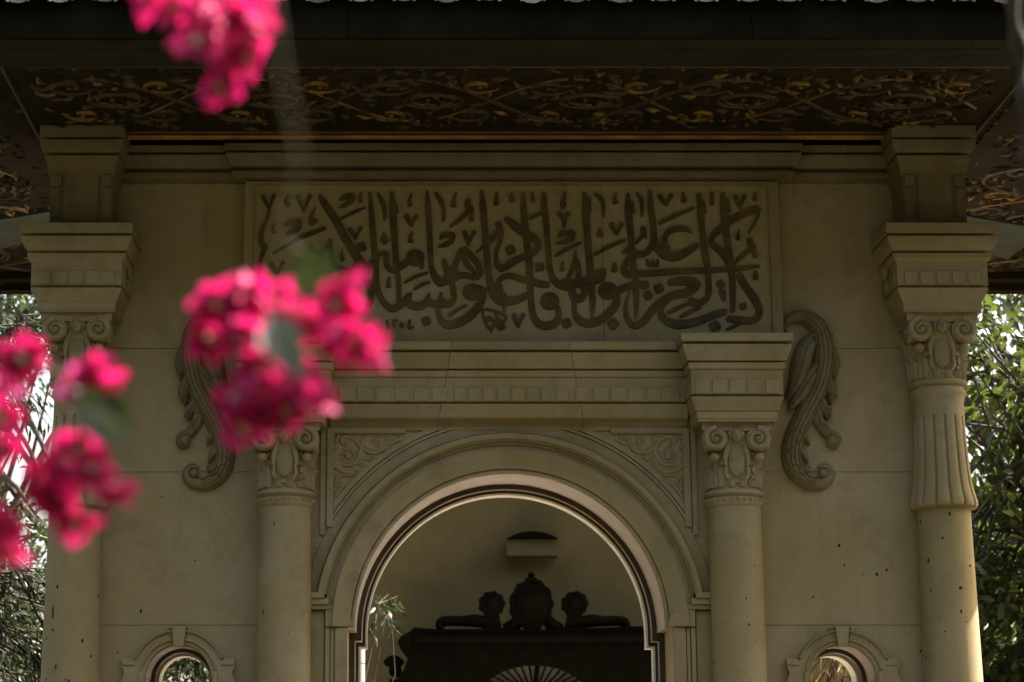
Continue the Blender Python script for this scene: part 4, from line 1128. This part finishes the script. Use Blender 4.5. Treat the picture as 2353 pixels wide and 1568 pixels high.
# raised mouldings of the body
mb.face([pd(952, 1462), pd(1520, 1458)], [(0, 0), (0, .04), (-.03, .05), (-.06, .03), (-.06, 0)], YD)
off(mb, po.location).build('body', M['portal'], po)
mb = MB()
n = 44; med = []
for i in range(n):
    a = 2*PI*i/n; rr = 1 + .045*math.cos(11*a)
    u = 1222 + 50*rr*math.cos(a); v = 1388 - 58*rr*math.sin(a); med.append(pd(u, v))
mb.prism(med, YD + .02, YD + .16)
mb.ball((*[pd(1222, 1388)[0], YD + .02], pd(1222, 1388)[1]), 38*KD, .05, 46*KD, 20)
for u, v, r in [(1222, 1320, 7), (1214, 1331, 6), (1230, 1331, 6)]:
    x, z = pd(u, v); mb.ball((x, YD + .08, z), r*KD*1.25, .04, r*KD, 12)
off(mb, po.location).build('medallion', M['portal'], po)
for cu, sg in ((1131, -1), (1322, 1)):
    mb = MB(); fl = []
    for i in range(36):
        a = 2*PI*i/36; rr = 1 + .07*math.cos(9*a)
        fl.append(pd(cu + 30*rr*math.cos(a), 1386 - 28*rr*math.sin(a)))
    mb.prism(fl, YD + .03, YD + .15)
    mb.ball((pd(cu, 1384)[0], YD + .03, pd(cu, 1384)[1]), 14*KD, .04, 14*KD, 12)
    mb.prism([pd(cu - 14, 1400), pd(cu + 14, 1400), pd(cu + 24, 1450), pd(cu - 24, 1450)], YD + .04, YD + .14)
    off(mb, po.location).build('rosette', M['portal'], po)
    mb = MB()
    def rl(pts, hw): mb.relief([pd(u, v) for u, v in pts], [h*KD for h in hw], .10, YD + .12)
    rl([(cu + sg*12, 1428), (cu + sg*40, 1424), (cu + sg*70, 1425), (cu + sg*98, 1424), (cu + sg*116, 1428), (cu + sg*120, 1438), (cu + sg*110, 1443)], [14, 15, 12, 12, 12, 9, 5])
    rl([(cu - sg*66, 1410), (cu - sg*56, 1430), (cu - sg*36, 1448)], [9, 15, 20])
    rl([(cu - sg*40, 1450), (cu - sg*26, 1440)], [16, 12])
    off(mb, po.location).build('crest_scroll', M['portal'], po)
mb = MB()
for (u, v, rx, rz) in [(905, 1520, 24, 13), (908, 1540, 15, 16), (905, 1512, 16, 8)]:
    x, z = pd(u, v); mb.ball((x, YD + .1, z), rx*KD, .07, rz*KD, 14)
x, z = pd(908, 1560); mb.box(x - .05, x + .05, YD + .06, YD + .16, 0, z)
off(mb, po.location).build('side_finial', M['portal'], po)
fo = empty('fanlight'); fo.parent = po
mb = MB(); fan = [pd(1230 + 124*math.cos(R(a)), 1600 - 74*math.sin(R(a))) for a in range(0, 181, 6)]
fan = [pd(1354, 1900)] + fan + [pd(1106, 1900)]
mb.prism(fan, YD + .12, YD + .14); off(mb, po.location).build('panel', M['grille'], fo, 0)
mb = MB()
for a in range(6, 180, 9):
    p0 = pd(1230 + 10*math.cos(R(a)), 1604 - 6*math.sin(R(a))); p1 = pd(1230 + 124*math.cos(R(a)), 1600 - 74*math.sin(R(a)))
    mb.tube([(p0[0], YD + .10, p0[1]), (p1[0], YD + .10, p1[1])], .008 if a != 87 else .02, 6)
off(mb, po.location).build('grille_bars', M['portal'], fo)

# pale post just behind the left jamb
xp = X(823, 1520, 4.2)
pt = MB(); pt.lathe([(.045, 0), (.045, Z(1524, 4.2)), (.041, Z(1525.5, 4.2)), (.041, Z(1527.5, 4.2)), (.045, Z(1529, 4.2))][::1], 0, 0, 20)
pt = MB(); zq = Z(1526, 4.2)
pt.lathe([(.05, 0), (.05, zq - .006), (.044, zq - .004), (.044, zq + .004), (.05, zq + .006), (.05, 2.95), (.03, 2.98)], 0, 0, 20)
o = pt.build('garden_post', M['pale_post']); o.location = (xp, 4.2, 0)
tag(o, 'pale grey round post standing just inside the left edge of the large arch', 'post')

# ================================================================== trees
def leaves(P, Dv, L, Wd, fold=.25):
    """numpy folded leaves: base points, directions, lengths, widths"""
    n = len(P)
    Dv = Dv/np.linalg.norm(Dv, axis=1, keepdims=True)
    ref = rng.normal(size=(n, 3)); ref[:, 2] += .8
    Sd = np.cross(Dv, ref); Sd /= np.linalg.norm(Sd, axis=1, keepdims=True)
    N = np.cross(Sd, Dv)
    L = L[:, None]; Wd = Wd[:, None]
    b = P; tip = P + Dv*L - N*L*.12
    mid = P + Dv*L*.5
    l1 = P + Dv*L*.30 + Sd*Wd*.46 + N*Wd*fold; r1 = P + Dv*L*.30 - Sd*Wd*.46 + N*Wd*fold
    l2 = P + Dv*L*.65 + Sd*Wd*.40 + N*Wd*fold*.6; r2 = P + Dv*L*.65 - Sd*Wd*.40 + N*Wd*fold*.6
    V = np.stack([b, l1, l2, tip, r2, r1, mid], 1).reshape(-1, 3)
    base = (np.arange(n)*7)[:, None]
    q1 = base + np.array([0, 1, 2, 6]); q2 = base + np.array([6, 2, 3, 4]); q3 = base + np.array([0, 6, 4, 5])
    return V, np.concatenate([q1, q2, q3], 0)
def quadmesh(name, V, Q, mat, parent):
    me = bpy.data.meshes.new(name)
    me.vertices.add(len(V)); me.vertices.foreach_set('co', V.astype(np.float32).ravel())
    me.loops.add(Q.size); me.loops.foreach_set('vertex_index', Q.astype(np.int32).ravel())
    me.polygons.add(len(Q)); me.polygons.foreach_set('loop_start', np.arange(0, Q.size, 4, dtype=np.int32))
    me.materials.append(mat); me.update(calc_edges=True); me.validate()
    o = bpy.data.objects.new(name, me); COL.objects.link(o); o.parent = parent; return o
def tree(name, label, cat, base, crowns, leaf, leafmat, trunk_r, group=None, lance=False, droop=.3):
    """crowns: list of (centre, radii, clusters, leaves per cluster, cluster radius)"""
    base = Vector(base); root = empty(name, base); tag(root, label, cat, group)
    tm = MB(); PP = []; DD = []
    top = max(c[0][2] for c in crowns)
    axis = [base, base + Vector((.05, .03, (top-base.z)*.3)), base + Vector((-.04, .02, (top-base.z)*.6)), Vector((crowns[0][0][0], crowns[0][0][1], top))]
    tm.tube([p - base for p in axis], [trunk_r*1.2, trunk_r, trunk_r*.75, trunk_r*.3], 10)
    for cc, rad, ncl, nl, cr in crowns:
        cc = Vector(cc)
        for i in range(ncl):
            d = rng.normal(size=3); d /= np.linalg.norm(d)
            f = rng.uniform(.25, 1)**.5
            p = Vector((cc.x + d[0]*rad[0]*f, cc.y + d[1]*rad[1]*f, cc.z + d[2]*rad[2]*f))
            if p.z < .1: continue
            if i % 3 == 0:
                s0 = axis[1].lerp(axis[3], rng.uniform(.2, .95))
                if (s0 - p).length < 3.2:
                    m1 = s0.lerp(p, .5) + Vector((rng.normal()*.08, rng.normal()*.08, .10))
                    tm.tube([s0 - base, m1 - base, p - base], [trunk_r*.28, trunk_r*.17, .005], 6)
            tw = Vector((d[0], d[1], d[2] - droop)).normalized()
            e = p + tw*cr*1.1
            tm.tube([p - tw*cr - base, p - base, e - base], [.007, .005, .002], 4)
            k_ = rng.integers(int(nl*.6), int(nl*1.4) + 1)
            t = rng.uniform(-1, 1.1, k_)
            pts = np.array(p)[None] + np.array(tw)[None]*(t*cr)[:, None] + rng.normal(size=(k_, 3))*cr*.28
            dd = np.array(tw)[None]*.7 + rng.normal(size=(k_, 3))*.6; dd[:, 2] -= droop
            PP.append(pts); DD.append(dd)
    P = np.concatenate(PP) - np.array(base)[None]; Dv = np.concatenate(DD); n = len(P)
    L = leaf[0]*rng.uniform(.6, 1.25, n); Wd = leaf[1]*rng.uniform(.7, 1.2, n)
    V, Q = leaves(P, Dv, L, Wd)
    tm.build('trunk', M['bark'], root, 60, recalc=False)
    quadmesh('crown', V, Q, leafmat, root)
    return root

tree('broadleaf_tree', 'bushy broadleaf tree with glossy green leaves right of the pavilion', 'tree', (4.35, 3.6, 0),
     [((4.25, 3.6, 4.75), (1.2, .9, .75), 120, 17, .22), ((4.3, 3.7, 3.0), (1.35, .9, 1.05), 300, 24, .22), ((4.2, 4.0, 1.6), (1.3, .9, 1.0), 120, 22, .24)], (.125, .056), M['leaf_broad'], .09)
tree('evergreen_tree', 'dark evergreen tree standing behind the glossy bushy tree on the right', 'tree', (5.8, 9.0, 0),
     [((5.6, 9.0, 3.0), (1.8, 1.2, 2.2), 300, 26, .34), ((5.4, 9.2, 6.2), (1.6, 1.2, 1.0), 150, 22, .30)], (.11, .05), M['leaf_dark'], .14)
tree('olive_tree', 'narrow-leaved tree with pale drooping leaves left of the pavilion', 'tree', (-4.3, 3.2, 0),
     [((-4.0, 3.2, 2.7), (1.2, .9, 1.2), 260, 22, .22), ((-3.9, 3.3, 4.75), (1.1, .9, .7), 90, 14, .24)], (.12, .022), M['leaf_lance'], .09, lance=True, droop=.55)
tree('evergreen_tree', 'dark dense tree behind the narrow-leaved tree on the left', 'tree', (-4.8, 8.6, 0),
     [((-4.6, 8.6, 2.5), (2.2, 1.2, 2.0), 340, 26, .34), ((-5.0, 8.6, 6.4), (1.9, 1.1, .7), 200, 24, .30)], (.11, .045), M['leaf_dark'], .14)
tree('slender_shrub', 'slender shrub with pale sunlit leaves seen inside the left of the large arch', 'shrub', (X(800, 1600, 4.6), 4.6, 0),
     [((X(868, 1400, 4.6), 4.6, Z(1420, 4.6)), (.22, .2, .22), 11, 7, .10), ((X(840, 1560, 4.6)-.2, 4.6, Z(1640, 4.6)), (.2, .2, .4), 16, 8, .12)], (.11, .030), M['leaf_lance'], .02, droop=.6)
tree('dry_palm', 'dry yellow fronds seen through the small right window', 'palm', (X(1950, 1650, 4.0), 4.0, 0),
     [((X(1935, 1560, 4.0), 4.0, Z(1560, 4.0)), (.3, .2, .35), 34, 12, .16)], (.16, .014), M['leaf_dry'], .04, droop=1.1)
tree('garden_shrub', 'leafy shrub with pale narrow leaves seen through the small left window', 'shrub', (X(420, 1700, 4.0), 4.0, 0),
     [((X(430, 1580, 4.0), 4.0, Z(1600, 4.0)), (.45, .3, .55), 60, 16, .18)], (.13, .030), M['leaf_lance'], .04, droop=.7)

# ================================================================== bougainvillea close to the lens
def fgrid(length, width, cup, bend, n=6, m=4):
    vs = []
    for i in range(n+1):
        t = i/n
        w_ = width*.5*math.sin(PI*min(1, t*.92 + .08))**.75*(1 - .25*t)
        for j in range(m+1):
            q = j/m*2-1
            vs.append((q*w_, length*t*math.cos(bend*t), length*t*math.sin(bend*t) + cup*(q*q)*w_*1.4 + .0012*math.sin(t*9 + q*4)))
    fs = [(i*(m+1)+j, i*(m+1)+j+1, (i+1)*(m+1)+j+1, (i+1)*(m+1)+j) for i in range(n) for j in range(m)]
    return vs, fs
def flower_mesh():
    mb = MB()
    for q in range(3):
        rot = Matrix.Rotation(2*PI*q/3 + .2, 3, 'Z') @ Matrix.Rotation(R(38), 3, 'X')
        vs, fs = fgrid(.040, .034, .35, -.35 + .1*q)
        mb.add([rot @ Vector(p) for p in vs], fs, 0)
        mb.tube([rot @ Vector((0, .004, .003)), rot @ Vector((0, .012, .010)), rot @ Vector((0, .016, .015))], [.0011, .0012, .0020], 6, 1)
    return mb
fproto = flower_mesh().build('flower', [M['bract'], M['floret']], None, 60, recalc=False)
lv, lf = fgrid(.064, .042, .25, -.5, 8, 4)
lm = MB(); lm.add(lv, lf); lm.tube([(0, -.014, .002), (0, 0, 0)], .0011, 6)
lproto = lm.build('leaf', M['leaf_bougain'], None, 60, recalc=False)
sheen_leaf = lproto.data.copy(); sheen_leaf.materials.clear(); sheen_leaf.materials.append(M['leaf_sheen'])  # same leaf in the paler sheen colour
used = {'flower': False, 'leaf': False}
def put(proto, parent, loc, quat, sc):
    key = proto.name.split('.')[0]
    o = proto if not used[key] else proto.copy()
    if used[key]: COL.objects.link(o)
    used[key] = True
    o.parent = parent; o.location = loc; o.rotation_mode = 'QUATERNION'; o.rotation_quaternion = quat; o.scale = (sc, sc, sc)
    return o
def p3(u, v, d):
    x, z = at(u, v, CY + d); return Vector((x, CY + d, z))
fr_ = random.Random(11)
def spray(label, anchor, blobs, lvs, stems, dens=1.0):
    a = p3(*anchor)
    root = empty('bougainvillea_spray', a); tag(root, label, 'flowers', 'bougainvillea sprays hanging near the lens')
    for (u, v, r, d) in blobs:
        c = p3(u, v, d); rw_ = r/F*d
        n = max(2, round((r/36)**2*2.1*dens))
        for i in range(n):
            dr = Vector((fr_.gauss(0, 1), fr_.gauss(-.35, 1), fr_.gauss(0, 1))).normalized()
            rad = max(.12, rw_/.034 - .80)*.034
            p = c + Vector((dr.x*rad*fr_.uniform(.35, 1), dr.y*min(rad, .05), dr.z*rad*fr_.uniform(.35, 1)))
            ax = (dr + Vector((0, -.55, .0))).normalized()
            q = ax.to_track_quat('Z', 'Y') @ Quaternion((0, 0, 1), fr_.uniform(0, 6.28))
            put(fproto, root, p - a - ax*.015, q, fr_.uniform(.80, 1.06))
    for (u, v, d, ang, nrm_, sc, *pale) in lvs:
        y_ = Vector((math.cos(R(ang)), 0, math.sin(R(ang)))); z_ = Vector(nrm_).normalized(); y_ = (y_ - z_*y_.dot(z_)).normalized(); x_ = y_.cross(z_)
        q = Matrix((x_, y_, z_)).transposed().to_quaternion()
        o_ = put(lproto, root, p3(u, v, d) - a, q, sc)
        if pale: o_.data = sheen_leaf; o_['label'] = 'leaf with the sheen of the sky put into its pale grey-green colour'
    mb = MB()
    for pts, r0, r1 in stems:
        P, _ = smooth([tuple(p3(*p)) for p in pts], [(0,)]*len(pts), 4)
        mb.tube([Vector(p) - a for p in P], [r0 + (r1-r0)*i/(len(P)-1) for i in range(len(P))], 7)
    mb.build('stem', M['stem'], root, 60, recalc=False)
    return root
spray('bougainvillea spray hanging from the top edge of the view, tapering to one drooping tip', (470, -60, 2.4),
      [(340, -5, 34, 2.45), (405, 15, 46, 2.4), (470, 40, 58, 2.4), (545, 35, 66, 2.35), (595, 45, 46, 2.4), (500, 72, 50, 2.45), (455, 100, 34, 2.35), (560, 90, 46, 2.4), (566, 130, 28, 2.4), (530, 148, 26, 2.4), (512, 180, 32, 2.4), (508, 205, 22, 2.4)],
      [(430, -30, 2.5, 20, (0, -.8, .3), .8)], [([(470, -80, 2.4), (520, 60, 2.42), (530, 150, 2.42), (510, 225, 2.4)], .0016, .001), ([(470, -80, 2.4), (400, 10, 2.42)], .0014, .001)])
spray('largest bougainvillea spray, with a pale leaf in its middle, in front of the inscription corner', (640, 640, 2.4),
      [(500, 700, 62, 2.4), (580, 680, 54, 2.4), (640, 690, 50, 2.45), (480, 780, 46, 2.42), (560, 780, 66, 2.38), (640, 750, 56, 2.4), (715, 745, 50, 2.42), (775, 700, 40, 2.4), (800, 660, 18, 2.4), (820, 790, 56, 2.4), (858, 800, 34, 2.42), (770, 770, 46, 2.38), (600, 850, 64, 2.36), (690, 880, 66, 2.4), (545, 920, 50, 2.4), (610, 950, 58, 2.42), (665, 945, 50, 2.4), (555, 985, 32, 2.4), (715, 905, 40, 2.38), (600, 815, 46, 2.44), (670, 830, 50, 2.44), (640, 720, 40, 2.46)],
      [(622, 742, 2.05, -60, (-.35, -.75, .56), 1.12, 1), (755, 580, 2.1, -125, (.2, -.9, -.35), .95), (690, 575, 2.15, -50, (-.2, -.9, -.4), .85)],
      [([(615, -60, 1.25), (640, 120, 1.26), (668, 260, 1.3), (690, 380, 1.4), (660, 490, 1.6), (640, 600, 2.1), (620, 780, 2.38)], .0009, .0012), ([(620, 700, 2.38), (760, 740, 2.4), (850, 800, 2.42)], .0013, .0008), ([(620, 780, 2.38), (610, 900, 2.4), (600, 980, 2.4)], .0013, .0008)])
spray('bougainvillea spray at the left edge with two drooping leaves and loose scattered blooms', (100, 760, 2.4),
      [(52, 825, 56, 2.45), (205, 855, 52, 2.35), (175, 890, 34, 2.36), (245, 880, 26, 2.36), (-5, 960, 44, 2.4), (0, 1030, 40, 2.4), (185, 1030, 44, 2.4), (150, 1065, 40, 2.4), (90, 1110, 54, 2.42), (130, 1150, 60, 2.4), (215, 1080, 40, 2.38), (262, 1130, 52, 2.36), (175, 1205, 36, 2.4), (5, 1210, 44, 2.4), (10, 1265, 36, 2.42), (0, 890, 34, 2.45)],
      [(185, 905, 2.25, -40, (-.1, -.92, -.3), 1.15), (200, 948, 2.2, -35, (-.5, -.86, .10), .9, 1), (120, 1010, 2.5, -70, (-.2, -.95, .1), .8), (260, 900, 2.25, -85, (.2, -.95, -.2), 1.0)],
      [([(-60, 780, 2.45), (60, 820, 2.45), (150, 870, 2.4), (215, 940, 2.38), (180, 1060, 2.4), (120, 1150, 2.41)], .0016, .001), ([(180, 1040, 2.4), (262, 1130, 2.37)], .001, .0008), ([(-60, 1000, 2.4), (0, 1100, 2.4), (5, 1250, 2.41)], .0012, .0009)])

# dry vine at the right edge of the view
mb = MB(); a = p3(2345, -60, 3.6)
P, _ = smooth([tuple(p3(*p)) for p in [(2322, -60, 3.6), (2332, 60, 3.6), (2352, 150, 3.62), (2358, 260, 3.6), (2368, 380, 3.62), (2392, 520, 3.6), (2440, 700, 3.7)]], [(0,)]*7, 6)
mb.tube([Vector(p) - a for p in P], [.013 + .004*math.sin(i*.9) for i in range(len(P))], 10)
P, _ = smooth([tuple(p3(*p)) for p in [(2360, -60, 3.66), (2370, 100, 3.66), (2362, 200, 3.65), (2385, 330, 3.66), (2380, 460, 3.66)]], [(0,)]*5, 6)
mb.tube([Vector(p) - a for p in P], [.011 + .003*math.sin(i*1.3) for i in range(len(P))], 8)
o = mb.build('dry_vine', M['dry'], None, 60, recalc=False); o.location = a
tag(o, 'blurred dry brown vine hanging at the upper right edge of the view', 'vine')

# unseen ring of dark trees behind the viewpoint, added to block low sky light
PP = []; DD = []
for i in range(800):
    an = rng.uniform(-PI*.97, -PI*.03); rr_ = 20 + rng.uniform(-1.5, 1.5)
    c_ = np.array([rr_*math.cos(an), rr_*math.sin(an), rng.uniform(.5, 11.2)])
    n_ = 24; PP.append(c_ + rng.normal(size=(n_, 3))*.7); DD.append(rng.normal(size=(n_, 3)))
P_ = np.concatenate(PP); D_ = np.concatenate(DD); n_ = len(P_)
V_, Q_ = leaves(P_, D_, rng.uniform(.5, 1.0, n_), rng.uniform(.25, .45, n_))
o = quadmesh('sky_blocker_trees', V_, Q_, M['leaf_dark'], None)
tag(o, 'unseen ring of dense dark trees added behind the viewpoint to block low sky light', 'trees', kind='stuff')
